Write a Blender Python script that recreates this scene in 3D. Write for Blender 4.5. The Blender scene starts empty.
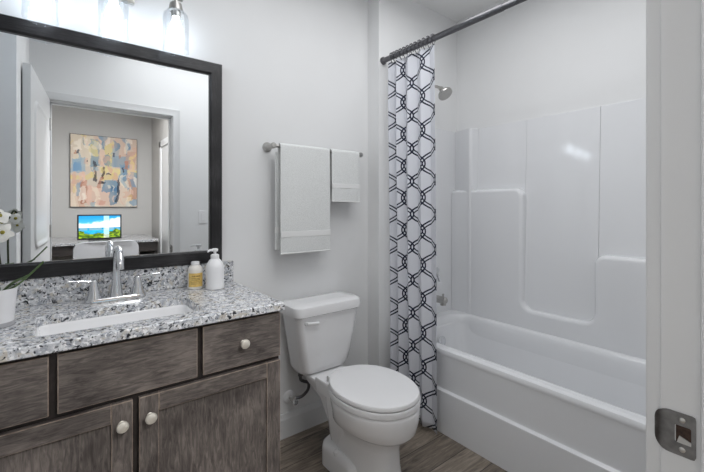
import bpy, bmesh, math, random
from mathutils import Vector, Matrix
import numpy as np

random.seed(7)
PI = math.pi
SC = bpy.context.scene
COL = SC.collection

# ------------------------------------------------------------------ camera
cam_data = bpy.data.cameras.new('camera')
cam = bpy.data.objects.new('camera', cam_data)
COL.objects.link(cam)
cam.location = (0.0, 0.0, 1.27)
cam.rotation_euler = (PI / 2, 0, -math.radians(38.0))
cam_data.sensor_width = 36.0
cam_data.lens = 378.0 / 704.0 * 36.0
cam_data.shift_y = -29.0 / 704.0
cam_data.clip_start = 0.02
SC.camera = cam

# ------------------------------------------------------------------ world, lights, exposure
w = bpy.data.worlds.new('world')
SC.world = w
w.use_nodes = True
w.node_tree.nodes['Background'].inputs[0].default_value = (0.8, 0.88, 1.0, 1)
w.node_tree.nodes['Background'].inputs[1].default_value = 0.3
SC.view_settings.view_transform = 'Standard'
SC.view_settings.look = 'None'
SC.view_settings.gamma = 1.0
SC.view_settings.use_curve_mapping = False
SC.view_settings.exposure = 0.66
BULB_STRENGTH = 9.0


def area(name, loc, size, power, color=(1, 1, 1), size_y=None, rot=(0, 0, 0), spread=None):
    l = bpy.data.lights.new(name, 'AREA')
    l.energy = power
    l.color = color
    l.size = size
    if size_y:
        l.shape = 'RECTANGLE'
        l.size_y = size_y
    if spread:
        l.spread = spread
    o = bpy.data.objects.new(name, l)
    COL.objects.link(o)
    o.location = loc
    o.rotation_euler = rot
    return o


area('bath_ceiling_fill', (1.15, 0.85, 2.60), 1.5, 10.0, (0.985, 0.992, 1.0), 1.1)  # added soft fill out of view, not a ceiling fixture
area('hall_ceiling_glow', (0.70, -1.7, 2.60), 0.6, 3.0, (1.0, 0.98, 0.96), 0.9)
area('doorway_low_fill', (0.70, -0.70, 2.60), 0.14, 37.0, (0.985, 0.99, 1.0), 0.8)  # added unseen fill through the doorway for floor and low surfaces

# ------------------------------------------------------------------ materials


def lin(r, g, b):
    def f(c):
        c /= 255.0
        return c / 12.92 if c <= 0.04045 else ((c + 0.055) / 1.055) ** 2.4
    return (f(r), f(g), f(b), 1.0)


def mat(name, color, rough=0.5, metal=0.0, noise=0.0, nscale=40.0, bump=0.0, bscale=200.0, coat=0.0, spec=None, stretch=None):
    m = bpy.data.materials.new(name)
    m.use_nodes = True
    nt = m.node_tree
    b = nt.nodes['Principled BSDF']
    b.inputs['Roughness'].default_value = rough
    b.inputs['Metallic'].default_value = metal
    b.inputs['Coat Weight'].default_value = coat
    if spec is not None:
        b.inputs['Specular IOR Level'].default_value = spec
    tc = nt.nodes.new('ShaderNodeTexCoord')
    mp = nt.nodes.new('ShaderNodeMapping')
    nt.links.new(tc.outputs['Object'], mp.inputs[0])
    if stretch:
        mp.inputs['Scale'].default_value = stretch
    n = nt.nodes.new('ShaderNodeTexNoise')
    n.inputs['Scale'].default_value = nscale
    n.inputs['Detail'].default_value = 4
    nt.links.new(mp.outputs[0], n.inputs['Vector'])
    r = nt.nodes.new('ShaderNodeValToRGB')
    c = color
    k = noise
    r.color_ramp.elements[0].position = 0.3
    r.color_ramp.elements[1].position = 0.7
    r.color_ramp.elements[0].color = (c[0] * (1 - k), c[1] * (1 - k), c[2] * (1 - k), 1)
    r.color_ramp.elements[1].color = (min(1, c[0] * (1 + k)), min(1, c[1] * (1 + k)), min(1, c[2] * (1 + k)), 1)
    nt.links.new(n.outputs['Fac'], r.inputs[0])
    nt.links.new(r.outputs[0], b.inputs['Base Color'])
    if bump:
        n2 = nt.nodes.new('ShaderNodeTexNoise')
        n2.inputs['Scale'].default_value = bscale
        n2.inputs['Detail'].default_value = 3
        nt.links.new(mp.outputs[0], n2.inputs['Vector'])
        bp = nt.nodes.new('ShaderNodeBump')
        bp.inputs['Strength'].default_value = bump
        bp.inputs['Distance'].default_value = 0.002
        nt.links.new(n2.outputs['Fac'], bp.inputs['Height'])
        nt.links.new(bp.outputs[0], b.inputs['Normal'])
    return m


M = {}
M['wall'] = mat('wall_paint', (0.80, 0.805, 0.81, 1), 0.75, noise=0.01, nscale=3, bump=0.12, bscale=350)
M['hall_wall'] = mat('hall_paint', (0.50, 0.49, 0.475, 1), 0.8, noise=0.01, nscale=3)
M['ceiling'] = mat('ceiling_paint', (0.86, 0.86, 0.86, 1), 0.9, noise=0.01, nscale=5)
M['trim'] = mat('trim_paint', (0.68, 0.685, 0.69, 1), 0.35, noise=0.01, nscale=4)
M['porcelain'] = mat('white_porcelain', (0.88, 0.88, 0.89, 1), 0.12, noise=0.01, nscale=4, coat=0.3)
M['plastic'] = mat('white_plastic', (0.85, 0.85, 0.86, 1), 0.3, noise=0.01, nscale=6)
M['acrylic'] = mat('tub_acrylic', (0.82, 0.83, 0.85, 1), 0.08, noise=0.008, nscale=3)
M['chrome'] = mat('polished_chrome', (0.72, 0.73, 0.75, 1), 0.10, 1.0, noise=0.02, nscale=8)
M['nickel'] = mat('brushed_nickel', (0.50, 0.49, 0.47, 1), 0.3, 1.0, noise=0.06, nscale=60)
M['dark_nickel'] = mat('dark_steel', (0.15, 0.15, 0.16, 1), 0.3, 1.0, noise=0.1, nscale=50)
M['strike'] = mat('worn_nickel', (0.20, 0.195, 0.19, 1), 0.36, 1.0, noise=0.25, nscale=60)
M['knob'] = mat('satin_knob', (0.78, 0.74, 0.66, 1), 0.35, 0.55, noise=0.05, nscale=80)
M['hole'] = mat('raw_wood_recess', lin(60, 45, 38), 0.9, noise=0.5, nscale=150)
M['towel'] = mat('terry_cloth', (0.76, 0.775, 0.77, 1), 0.95, noise=0.08, nscale=220, bump=0.9, bscale=260)
M['towel_band'] = mat('towel_woven_band', (0.83, 0.835, 0.83, 1), 0.8, noise=0.03, nscale=300, stretch=(1, 1, 4))
M['liner'] = mat('rim_caulk', (0.78, 0.78, 0.78, 1), 0.5, noise=0.02, nscale=40)
M['chair_cloth'] = mat('grey_upholstery', lin(175, 176, 180), 0.9, noise=0.08, nscale=250)
M['black'] = mat('black_plastic', (0.01, 0.01, 0.012, 1), 0.35, noise=0.1, nscale=40)
M['leaf'] = mat('orchid_leaf', lin(72, 98, 48), 0.4, noise=0.35, nscale=60, stretch=(1, 1, 1))
M['stem'] = mat('orchid_stem', lin(60, 70, 40), 0.6, noise=0.3, nscale=80)
M['petal'] = mat('white_petal', (0.82, 0.82, 0.78, 1), 0.6, noise=0.06, nscale=60)
M['petal_core'] = mat('petal_core', lin(150, 140, 50), 0.6, noise=0.3, nscale=200)
M['pot'] = mat('white_pot', (0.80, 0.80, 0.82, 1), 0.35, noise=0.02, nscale=30)
M['pot_base'] = mat('grey_pot_base', (0.40, 0.40, 0.42, 1), 0.5, noise=0.1, nscale=60)
M['moss'] = mat('moss', lin(70, 75, 40), 0.95, noise=0.5, nscale=120, bump=1.0, bscale=200)
M['lotion'] = mat('pearl_bottle', (0.80, 0.77, 0.72, 1), 0.3, noise=0.02, nscale=30)
M['toekick'] = mat('toe_kick_dark', lin(40, 34, 32), 0.8, noise=0.2, nscale=30)


def glass_mat():
    m = bpy.data.materials.new('thin_clear_glass')
    m.use_nodes = True
    nt = m.node_tree
    nt.nodes.clear()
    out = nt.nodes.new('ShaderNodeOutputMaterial')
    tr = nt.nodes.new('ShaderNodeBsdfTransparent')
    tr.inputs[0].default_value = (0.96, 0.97, 0.98, 1)
    gl = nt.nodes.new('ShaderNodeBsdfGlossy')
    gl.inputs['Roughness'].default_value = 0.03
    lw = nt.nodes.new('ShaderNodeLayerWeight')
    lw.inputs['Blend'].default_value = 0.12
    mx = nt.nodes.new('ShaderNodeMixShader')
    lw.inputs['Blend'].default_value = 0.3
    mu = nt.nodes.new('ShaderNodeMath')
    mu.operation = 'MULTIPLY'
    mu.inputs[1].default_value = 0.30
    nt.links.new(lw.outputs['Facing'], mu.inputs[0])
    nt.links.new(mu.outputs[0], mx.inputs[0])
    nt.links.new(tr.outputs[0], mx.inputs[1])
    nt.links.new(gl.outputs[0], mx.inputs[2])
    nt.links.new(mx.outputs[0], out.inputs[0])
    return m


M['glass'] = glass_mat()


def emit_mat(name, color, strength):
    m = bpy.data.materials.new(name)
    m.use_nodes = True
    b = m.node_tree.nodes['Principled BSDF']
    b.inputs['Base Color'].default_value = (0.9, 0.9, 0.9, 1)
    b.inputs['Emission Color'].default_value = color
    b.inputs['Emission Strength'].default_value = strength
    return m


M['bulb'] = emit_mat('lit_bulb', (0.84, 0.92, 1.0, 1), BULB_STRENGTH)


def mirror_mat():
    m = mat('silvered_mirror', (0.90, 0.915, 0.92, 1), 0.0, 1.0)
    return m


M['mirror'] = mirror_mat()


def granite(name, dark=1.0, base=(0.66, 0.67, 0.69), tint=(0.55, 0.515, 0.46)):
    m = bpy.data.materials.new(name)
    m.use_nodes = True
    nt = m.node_tree
    b = nt.nodes['Principled BSDF']
    b.inputs['Roughness'].default_value = 0.16
    tc = nt.nodes.new('ShaderNodeTexCoord')

    def noise(scale, detail=5, rough=0.6, off=0.0):
        mp = nt.nodes.new('ShaderNodeMapping')
        mp.inputs['Location'].default_value = (off, off * 1.7, off * 0.3)
        nt.links.new(tc.outputs['Object'], mp.inputs[0])
        n = nt.nodes.new('ShaderNodeTexNoise')
        n.inputs['Scale'].default_value = scale
        n.inputs['Detail'].default_value = detail
        n.inputs['Roughness'].default_value = rough
        n.inputs['Distortion'].default_value = 0.6
        nt.links.new(mp.outputs[0], n.inputs['Vector'])
        return n.outputs['Fac']

    def ramp(src, p0, p1):
        r = nt.nodes.new('ShaderNodeMapRange')
        r.inputs[1].default_value = p0
        r.inputs[2].default_value = p1
        nt.links.new(src, r.inputs[0])
        return r.outputs[0]

    def mix(fac, a, bb):
        x = nt.nodes.new('ShaderNodeMix')
        x.data_type = 'RGBA'
        nt.links.new(fac, x.inputs[0])
        if isinstance(a, tuple):
            x.inputs[6].default_value = a
        else:
            nt.links.new(a, x.inputs[6])
        x.inputs[7].default_value = bb
        return x.outputs[2]

    c = mix(ramp(noise(52, 4, 0.6, 0.0), 0.42, 0.62), (base[0], base[1], base[2], 1), (0.36, 0.38, 0.42, 1))
    c = mix(ramp(noise(42, 3, 0.5, 3.0), 0.54, 0.64), c, (tint[0], tint[1], tint[2], 1))
    c = mix(ramp(noise(85, 3, 0.55, 8.0), 0.54, 0.63), c, (0.88, 0.88, 0.89, 1))
    c = mix(ramp(noise(66, 3, 0.55, 5.0), 0.57, 0.63), c, (0.03 * dark, 0.033 * dark, 0.04 * dark, 1))
    c = mix(ramp(noise(125, 2, 0.5, 11.0), 0.60, 0.67), c, (0.05 * dark, 0.05 * dark, 0.055 * dark, 1))
    nt.links.new(c, b.inputs['Base Color'])
    return m


M['granite'] = granite('speckled_granite')
M['granite_dark'] = granite('hall_granite', 1.0, (0.30, 0.295, 0.29), (0.26, 0.24, 0.22))


def wood(name, stretch, c0, c1, c2, rough=0.42):
    m = bpy.data.materials.new(name)
    m.use_nodes = True
    nt = m.node_tree
    b = nt.nodes['Principled BSDF']
    b.inputs['Roughness'].default_value = rough
    tc = nt.nodes.new('ShaderNodeTexCoord')
    mp = nt.nodes.new('ShaderNodeMapping')
    mp.inputs['Scale'].default_value = stretch
    nt.links.new(tc.outputs['Object'], mp.inputs[0])
    n1 = nt.nodes.new('ShaderNodeTexNoise')
    n1.inputs['Scale'].default_value = 9
    n1.inputs['Detail'].default_value = 8
    n1.inputs['Roughness'].default_value = 0.65
    n1.inputs['Distortion'].default_value = 1.2
    nt.links.new(mp.outputs[0], n1.inputs['Vector'])
    n2 = nt.nodes.new('ShaderNodeTexNoise')
    n2.inputs['Scale'].default_value = 6.5
    n2.inputs['Detail'].default_value = 3
    nt.links.new(tc.outputs['Object'], n2.inputs['Vector'])
    r = nt.nodes.new('ShaderNodeValToRGB')
    r.color_ramp.elements[0].position = 0.28
    r.color_ramp.elements[0].color = c0
    r.color_ramp.elements[1].position = 0.72
    r.color_ramp.elements[1].color = c2
    e = r.color_ramp.elements.new(0.5)
    e.color = c1
    ad = nt.nodes.new('ShaderNodeMath')
    ad.operation = 'ADD'
    nt.links.new(n1.outputs['Fac'], ad.inputs[0])
    sb = nt.nodes.new('ShaderNodeMath')
    sb.operation = 'MULTIPLY_ADD'
    sb.inputs[1].default_value = 0.8
    sb.inputs[2].default_value = -0.40
    nt.links.new(n2.outputs['Fac'], sb.inputs[0])
    nt.links.new(sb.outputs[0], ad.inputs[1])
    nt.links.new(ad.outputs[0], r.inputs[0])
    nt.links.new(r.outputs[0], b.inputs['Base Color'])
    bp = nt.nodes.new('ShaderNodeBump')
    bp.inputs['Strength'].default_value = 0.15
    bp.inputs['Distance'].default_value = 0.001
    nt.links.new(n1.outputs['Fac'], bp.inputs['Height'])
    nt.links.new(bp.outputs[0], b.inputs['Normal'])
    return m


WC = (lin(62, 56, 54), lin(97, 90, 86), lin(131, 122, 116))
M['wood_h'] = wood('stained_wood_horizontal', (1.6, 3, 11), *WC)
M['wood_v'] = wood('stained_wood_vertical', (11, 3, 1.6), *WC)
M['wood_edge'] = wood('stained_wood_dark', (2, 2, 2), lin(38, 33, 31), lin(50, 44, 42), lin(62, 54, 51))
M['wood_worn'] = wood('worn_stain_edge', (3, 3, 3), lin(112, 98, 88), lin(146, 131, 119), lin(170, 156, 143))
M['frame_h'] = wood('mirror_frame_horizontal', (1.5, 20, 26), lin(16, 15, 17), lin(30, 29, 31), lin(56, 54, 56), 0.3)
M['frame_v'] = wood('mirror_frame_vertical', (26, 20, 1.5), lin(16, 15, 17), lin(30, 29, 31), lin(56, 54, 56), 0.3)
M['desk_wood'] = wood('desk_dark_wood', (1, 3, 8), lin(34, 30, 30), lin(48, 43, 42), lin(64, 58, 55))


def floor_mat():
    m = bpy.data.materials.new('wood_plank_floor')
    m.use_nodes = True
    nt = m.node_tree
    b = nt.nodes['Principled BSDF']
    b.inputs['Roughness'].default_value = 0.38
    tc = nt.nodes.new('ShaderNodeTexCoord')
    mp0 = nt.nodes.new('ShaderNodeMapping')
    nt.links.new(tc.outputs['Object'], mp0.inputs[0])
    br = nt.nodes.new('ShaderNodeTexBrick')
    br.inputs['Scale'].default_value = 1.0
    br.inputs['Brick Width'].default_value = 1.22
    br.inputs['Row Height'].default_value = 0.15
    br.inputs['Mortar Size'].default_value = 0.0022
    br.inputs['Mortar Smooth'].default_value = 0.1
    br.inputs['Color1'].default_value = (0.0, 0, 0, 1)
    br.inputs['Color2'].default_value = (1, 1, 1, 1)
    br.inputs['Mortar'].default_value = (0.3, 0.3, 0.3, 1)
    br.offset = 0.37
    nt.links.new(mp0.outputs[0], br.inputs['Vector'])
    # grain, shifted per plank
    sep = nt.nodes.new('ShaderNodeVectorMath')
    sep.operation = 'ADD'
    mul = nt.nodes.new('ShaderNodeVectorMath')
    mul.operation = 'SCALE'
    mul.inputs['Scale'].default_value = 7.0
    nt.links.new(br.outputs['Color'], mul.inputs[0])
    nt.links.new(mp0.outputs[0], sep.inputs[0])
    nt.links.new(mul.outputs[0], sep.inputs[1])
    mp = nt.nodes.new('ShaderNodeMapping')
    mp.inputs['Scale'].default_value = (1.6, 14, 1)
    nt.links.new(sep.outputs[0], mp.inputs[0])
    n = nt.nodes.new('ShaderNodeTexNoise')
    n.inputs['Scale'].default_value = 4.0
    n.inputs['Detail'].default_value = 8
    n.inputs['Roughness'].default_value = 0.68
    n.inputs['Distortion'].default_value = 0.8
    nt.links.new(mp.outputs[0], n.inputs['Vector'])
    r = nt.nodes.new('ShaderNodeValToRGB')
    r.color_ramp.elements[0].position = 0.3
    r.color_ramp.elements[0].color = lin(76, 68, 61)
    r.color_ramp.elements[1].position = 0.72
    r.color_ramp.elements[1].color = lin(158, 147, 134)
    e = r.color_ramp.elements.new(0.5)
    e.color = lin(120, 110, 99)
    sh = nt.nodes.new('ShaderNodeMath')
    sh.operation = 'MULTIPLY_ADD'
    sh.inputs[1].default_value = 0.16
    sh.inputs[2].default_value = -0.08
    nt.links.new(br.outputs['Color'], sh.inputs[0])
    ad = nt.nodes.new('ShaderNodeMath')
    ad.operation = 'ADD'
    nt.links.new(n.outputs['Fac'], ad.inputs[0])
    nt.links.new(sh.outputs[0], ad.inputs[1])
    nt.links.new(ad.outputs[0], r.inputs[0])
    mx = nt.nodes.new('ShaderNodeMix')
    mx.data_type = 'RGBA'
    nt.links.new(br.outputs['Fac'], mx.inputs[0])
    nt.links.new(r.outputs[0], mx.inputs[6])
    mx.inputs[7].default_value = lin(48, 41, 37)
    nt.links.new(mx.outputs[2], b.inputs['Base Color'])
    return m


M['floor'] = floor_mat()


def curtain_mat():
    P, Q, A, Wd, T = 0.200, 0.192, 0.270, 0.043, 0.021
    m = bpy.data.materials.new('curtain_ogee_print')
    m.use_nodes = True
    nt = m.node_tree
    b = nt.nodes['Principled BSDF']
    b.inputs['Roughness'].default_value = 0.85

    def ma(op, *ins):
        n = nt.nodes.new('ShaderNodeMath')
        n.operation = op
        for i, v in enumerate(ins):
            if isinstance(v, (int, float)):
                n.inputs[i].default_value = v
            else:
                nt.links.new(v, n.inputs[i])
        return n.outputs[0]

    uv = nt.nodes.new('ShaderNodeUVMap')
    uv.uv_map = 'cloth'
    sp = nt.nodes.new('ShaderNodeSeparateXYZ')
    nt.links.new(uv.outputs[0], sp.inputs[0])
    x = ma('DIVIDE', sp.outputs[0], P)
    y = ma('MULTIPLY', sp.outputs[1], 2 * PI / Q)
    y2 = ma('MULTIPLY', y, 2.0)
    cs = ma('MULTIPLY', ma('ADD', ma('SUBTRACT', ma('COSINE', y), ma('MULTIPLY', ma('COSINE', y2), 0.05)), 0.125), A)
    sl = ma('MULTIPLY', ma('SUBTRACT', ma('SINE', y), ma('MULTIPLY', ma('SINE', y2), 0.1)), A * 2 * PI * P / Q)
    norm = ma('SQRT', ma('ADD', ma('MULTIPLY', sl, sl), 1.0))

    def line(v):
        d = ma('ABSOLUTE', ma('SUBTRACT', ma('FRACT', v), 0.5))
        d = ma('DIVIDE', d, norm)
        e = ma('ABSOLUTE', ma('SUBTRACT', d, Wd))
        return ma('LESS_THAN', e, T)

    l1 = line(ma('ADD', ma('SUBTRACT', x, cs), 0.5))
    l2 = line(ma('ADD', x, cs))
    lm = ma('MAXIMUM', l1, l2)
    mx = nt.nodes.new('ShaderNodeMix')
    mx.data_type = 'RGBA'
    nt.links.new(lm, mx.inputs[0])
    mx.inputs[6].default_value = (0.72, 0.735, 0.79, 1)
    mx.inputs[7].default_value = lin(32, 38, 58)
    nt.links.new(mx.outputs[2], b.inputs['Base Color'])
    n = nt.nodes.new('ShaderNodeTexNoise')
    n.inputs['Scale'].default_value = 900
    bp = nt.nodes.new('ShaderNodeBump')
    bp.inputs['Strength'].default_value = 0.15
    bp.inputs['Distance'].default_value = 0.001
    nt.links.new(n.outputs['Fac'], bp.inputs['Height'])
    nt.links.new(bp.outputs[0], b.inputs['Normal'])
    return m


M['curtain'] = curtain_mat()


def attr_mat(name, emission=0.0, rough=0.7):
    m = bpy.data.materials.new(name)
    m.use_nodes = True
    nt = m.node_tree
    b = nt.nodes['Principled BSDF']
    b.inputs['Roughness'].default_value = rough
    a = nt.nodes.new('ShaderNodeVertexColor')
    a.layer_name = 'paint'
    if emission:
        b.inputs['Base Color'].default_value = (0.01, 0.01, 0.01, 1)
        nt.links.new(a.outputs[0], b.inputs['Emission Color'])
        b.inputs['Emission Strength'].default_value = emission
    else:
        nt.links.new(a.outputs[0], b.inputs['Base Color'])
    return m


M['canvas'] = attr_mat('abstract_canvas', 0.0, 0.8)
M['screen'] = attr_mat('lit_screen', 1.0, 0.2)


def label_mat():
    m = bpy.data.materials.new('amber_label')
    m.use_nodes = True
    nt = m.node_tree
    b = nt.nodes['Principled BSDF']
    b.inputs['Roughness'].default_value = 0.5
    n = nt.nodes.new('ShaderNodeTexNoise')
    n.inputs['Scale'].default_value = 60
    tc = nt.nodes.new('ShaderNodeTexCoord')
    nt.links.new(tc.outputs['Object'], n.inputs['Vector'])
    r = nt.nodes.new('ShaderNodeValToRGB')
    r.color_ramp.elements[0].position = 0.3
    r.color_ramp.elements[0].color = lin(214, 178, 98)
    r.color_ramp.elements[1].position = 0.7
    r.color_ramp.elements[1].color = lin(236, 206, 128)
    nt.links.new(n.outputs['Fac'], r.inputs[0])
    nt.links.new(r.outputs[0], b.inputs['Base Color'])
    return m


M['label'] = label_mat()
M['ink'] = mat('label_ink', lin(112, 84, 40), 0.6, noise=0.2, nscale=300)

# ------------------------------------------------------------------ geometry helpers


def BM():
    return bmesh.new()


def box(bm, x0, x1, y0, y1, z0, z1, bev=0.0, seg=2):
    r = bmesh.ops.create_cube(bm, size=1.0)
    vs = r['verts']
    for v in vs:
        v.co = Vector(((x0 + x1) / 2 + v.co.x * (x1 - x0), (y0 + y1) / 2 + v.co.y * (y1 - y0), (z0 + z1) / 2 + v.co.z * (z1 - z0)))
    if bev:
        es = list({e for v in vs for e in v.link_edges})
        bmesh.ops.bevel(bm, geom=es, offset=bev, segments=seg, profile=0.5, affect='EDGES')
    return bm


def loft(bm, rings, cap0=True, cap1=True, closed=True):
    vr = [[bm.verts.new(p) for p in ring] for ring in rings]
    n = len(vr[0])
    for a, b in zip(vr[:-1], vr[1:]):
        for i in range(n if closed else n - 1):
            j = (i + 1) % n
            bm.faces.new((a[i], a[j], b[j], b[i]))
    if cap0:
        bm.faces.new(list(reversed(vr[0])))
    if cap1:
        bm.faces.new(vr[-1])
    return vr


def frame_axes(d):
    d = Vector(d).normalized()
    up = Vector((0, 0, 1)) if abs(d.z) < 0.9 else Vector((0, 1, 0))
    a = d.cross(up).normalized()
    b = d.cross(a).normalized()
    return a, b


def lathe(bm, origin, axis, prof, n=32, cap0=True, cap1=True):
    """prof: list of (radius, distance along axis)"""
    o = Vector(origin)
    d = Vector(axis).normalized()
    a, b = frame_axes(d)
    rings = []
    for r, t in prof:
        rings.append([o + d * t + (a * math.cos(2 * PI * k / n) + b * math.sin(2 * PI * k / n)) * max(r, 1e-4) for k in range(n)])
    loft(bm, rings, cap0, cap1)
    return bm


def tube(bm, pts, rad, n=14):
    pts = [Vector(p) for p in pts]
    rads = rad if isinstance(rad, (list, tuple)) else [rad] * len(pts)
    rings = []
    prev = None
    for i, p in enumerate(pts):
        if i == 0:
            t = pts[1] - pts[0]
        elif i == len(pts) - 1:
            t = pts[-1] - pts[-2]
        else:
            t = (pts[i + 1] - p).normalized() + (p - pts[i - 1]).normalized()
        t.normalize()
        if prev is None:
            a, b = frame_axes(t)
        else:
            a = prev - t * prev.dot(t)
            a.normalize()
            b = t.cross(a)
        prev = a
        rings.append([p + (a * math.cos(2 * PI * k / n) + b * math.sin(2 * PI * k / n)) * rads[i] for k in range(n)])
    loft(bm, rings)
    return bm


def smooth_path(pts, sub=6):
    pts = [Vector(p) for p in pts]
    out = []
    for i in range(len(pts) - 1):
        p0 = pts[max(i - 1, 0)]
        p1, p2 = pts[i], pts[i + 1]
        p3 = pts[min(i + 2, len(pts) - 1)]
        for k in range(sub):
            t = k / sub
            out.append(0.5 * ((2 * p1) + (p2 - p0) * t + (2 * p0 - 5 * p1 + 4 * p2 - p3) * t * t + (3 * p1 - p0 - 3 * p2 + p3) * t ** 3))
    out.append(pts[-1])
    return out


def rrect(x0, x1, y0, y1, r, z, k=8):
    pts = []
    for cx, cy, a0 in ((x1 - r, y1 - r, 0), (x0 + r, y1 - r, 90), (x0 + r, y0 + r, 180), (x1 - r, y0 + r, 270)):
        for i in range(k + 1):
            a = math.radians(a0 + 90 * i / k)
            pts.append(Vector((cx + r * math.cos(a), cy + r * math.sin(a), z)))
    return pts


def round_poly(pts, radii, k=6):
    """2-D polygon with rounded corners"""
    out = []
    n = len(pts)
    for i in range(n):
        p = Vector(pts[i])
        r = radii[i]
        if r <= 0:
            out.append(p)
            continue
        a = (Vector(pts[i - 1]) - p).normalized()
        b = (Vector(pts[(i + 1) % n]) - p).normalized()
        for j in range(k + 1):
            t = j / k
            p0, p2 = p + a * r, p + b * r
            w_ = 0.7071
            q = ((1 - t) ** 2 * p0 + 2 * w_ * t * (1 - t) * p + t * t * p2) / ((1 - t) ** 2 + 2 * w_ * t * (1 - t) + t * t)
            out.append(q)
    return out


def obj(name, bm, material, parent=None, base=None, angle=38.0, smooth=True, wn=True):
    """link bm (world coordinates) as one mesh object"""
    bmesh.ops.remove_doubles(bm, verts=bm.verts, dist=1e-6)
    bmesh.ops.recalc_face_normals(bm, faces=bm.faces)
    root = parent
    while root is not None and root.parent is not None:
        root = root.parent
    if root is not None:
        off = Vector(root.location)
    elif base is not None:
        off = Vector(base)
    else:
        off = Vector((0, 0, 0))
    bmesh.ops.translate(bm, verts=bm.verts, vec=-off)
    me = bpy.data.meshes.new(name)
    bm.to_mesh(me)
    bm.free()
    if smooth:
        for p in me.polygons:
            p.use_smooth = True
        me.set_sharp_from_angle(angle=math.radians(angle))
    mats = material if isinstance(material, (list, tuple)) else [material]
    for m in mats:
        me.materials.append(m)
    o = bpy.data.objects.new(name, me)
    COL.objects.link(o)
    if smooth and wn:
        wm = o.modifiers.new('weighted_normals', 'WEIGHTED_NORMAL')
        wm.keep_sharp = True
    if parent is not None:
        o.parent = parent
    else:
        o.location = off
    return o


def tag(o, label=None, cat=None, group=None, kind=None):
    if label:
        o['label'] = label
    if cat:
        o['category'] = cat
    if group:
        o['group'] = group
    if kind:
        o['kind'] = kind
    return o


def thing(name, label, cat, loc, group=None, kind=None):
    o = bpy.data.objects.new(name, None)
    o.empty_display_size = 0.05
    COL.objects.link(o)
    o.location = loc
    return tag(o, label, cat, group, kind)


def struct(name, bm, m, label, cat, parent=None):
    o = obj(name, bm, m, parent)
    return tag(o, label, cat, None, 'structure')


def dup(o, parent=None):
    c = o.copy()
    COL.objects.link(c)
    if parent is not None:
        c.parent = parent
    for ch in o.children:
        dup(ch, c)
    return c


# ------------------------------------------------------------------ room shell
YW = 1.875      # vanity wall
YS = 1.768      # shower end wall (furred out)
XJ = 1.595      # where the furred wall starts
XR = 2.387      # wall behind the tub
XL = -0.335     # wall at the left end of the vanity
YD0, YD1 = 0.062, 0.179   # door wall faces
ZC = 2.67
DX0, DX1 = -0.04, 0.786   # clear door opening
DZ = 2.05
HX0, HX1, HY = -0.60, 1.173, -2.88   # hall

b = box(BM(), -0.80, 2.55, -3.0, 2.02, -0.06, 0.0)
struct('floor', b, M['floor'], 'grey brown wood plank floor', 'floor')
b = box(BM(), -0.80, 2.55, -3.0, 2.02, ZC, ZC + 0.06)
struct('ceiling', b, M['ceiling'], 'flat white ceiling above the tub', 'ceiling')
b = box(BM(), XL - 0.1, XJ, YW, 2.0, 0, ZC)
struct('wall_back', b, M['wall'], 'light grey wall behind the vanity and toilet', 'wall')
b = box(BM(), XJ, XR + 0.1, YS, 2.0, 0, ZC)
struct('wall_shower', b, M['wall'], 'light grey furred out wall at the shower head end', 'wall')
b = box(BM(), XR, XR + 0.1, YD0, YS, 0, ZC)
struct('wall_right', b, M['wall'], 'light grey wall above the long side of the tub', 'wall')
b = box(BM(), XL - 0.1, XL, YD1, YW, 0, ZC)
box(b, XL, -0.153, YD1, 1.29, 0, ZC)
struct('wall_left', b, M['wall'], 'light grey wall at the left end of the vanity', 'wall')
b = BM()
box(b, -0.75, DX0 - 0.02, YD0, YD1, 0, ZC)
box(b, DX1 + 0.02, XR + 0.1, YD0, YD1, 0, ZC)
box(b, DX0 - 0.02, DX1 + 0.02, YD0, YD1, DZ + 0.02, ZC)
struct('wall_front', b, M['wall'], 'light grey wall around the doorway, seen in the mirror', 'wall')
# hall
b = box(BM(), HX0 - 0.1, HX1 + 0.1, HY - 0.1, HY, 0, ZC)
struct('wall_hall_back', b, M['hall_wall'], 'taupe grey wall behind the desk, seen in the mirror', 'wall')
b = box(BM(), HX0 - 0.1, HX0, HY, YD0, 0, ZC)
struct('wall_hall_left', b, M['hall_wall'], 'taupe grey hall wall at the left end of the desk', 'wall')
b = box(BM(), HX1, HX1 + 0.1, HY, YD0, 0, ZC)
struct('wall_hall_right', b, M['hall_wall'], 'taupe grey hall wall at the right end of the desk', 'wall')

# hall door with casing on the hall's right wall
d2 = thing('door_2', 'white door in white casing on the hall wall beside the desk', 'door', (HX1, -1.75, 0), kind='structure')
b = BM()
box(b, HX1 - 0.022, HX1, -2.22, -2.13, 0, 2.2, 0.004)
box(b, HX1 - 0.022, HX1, -1.35, -1.26, 0, 2.2, 0.004)
box(b, HX1 - 0.022, HX1, -2.22, -1.26, 2.11, 2.2, 0.004)
obj('casing', b, M['trim'], d2)
b = box(BM(), HX1 - 0.008, HX1, -2.13, -1.35, 0.01, 2.11, 0.001)
obj('door_panel', b, M['trim'], d2)

# door frame: jamb, stop, casing
tr = thing('trim_1', 'white door jamb and casing at the near edge of the bathroom', 'door frame', (DX1, 0.12, 0), kind='structure')
b = BM()
box(b, DX1, DX1 + 0.02, YD0, YD1, 0, DZ + 0.02, 0.0025)
box(b, DX0 - 0.02, DX0, YD0, YD1, 0, DZ + 0.02, 0.0025)
box(b, DX0, DX1, YD0, YD1, DZ, DZ + 0.02, 0.002)
obj('jamb', b, M['trim'], tr)
b = BM()
box(b, DX1 - 0.011, DX1, 0.085, 0.127, 0, DZ, 0.003)
box(b, DX0, DX0 + 0.011, 0.085, 0.127, 0, DZ, 0.003)
box(b, DX0, DX1, 0.085, 0.127, DZ - 0.011, DZ, 0.003)
obj('door_stop', b, M['trim'], tr)


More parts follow.
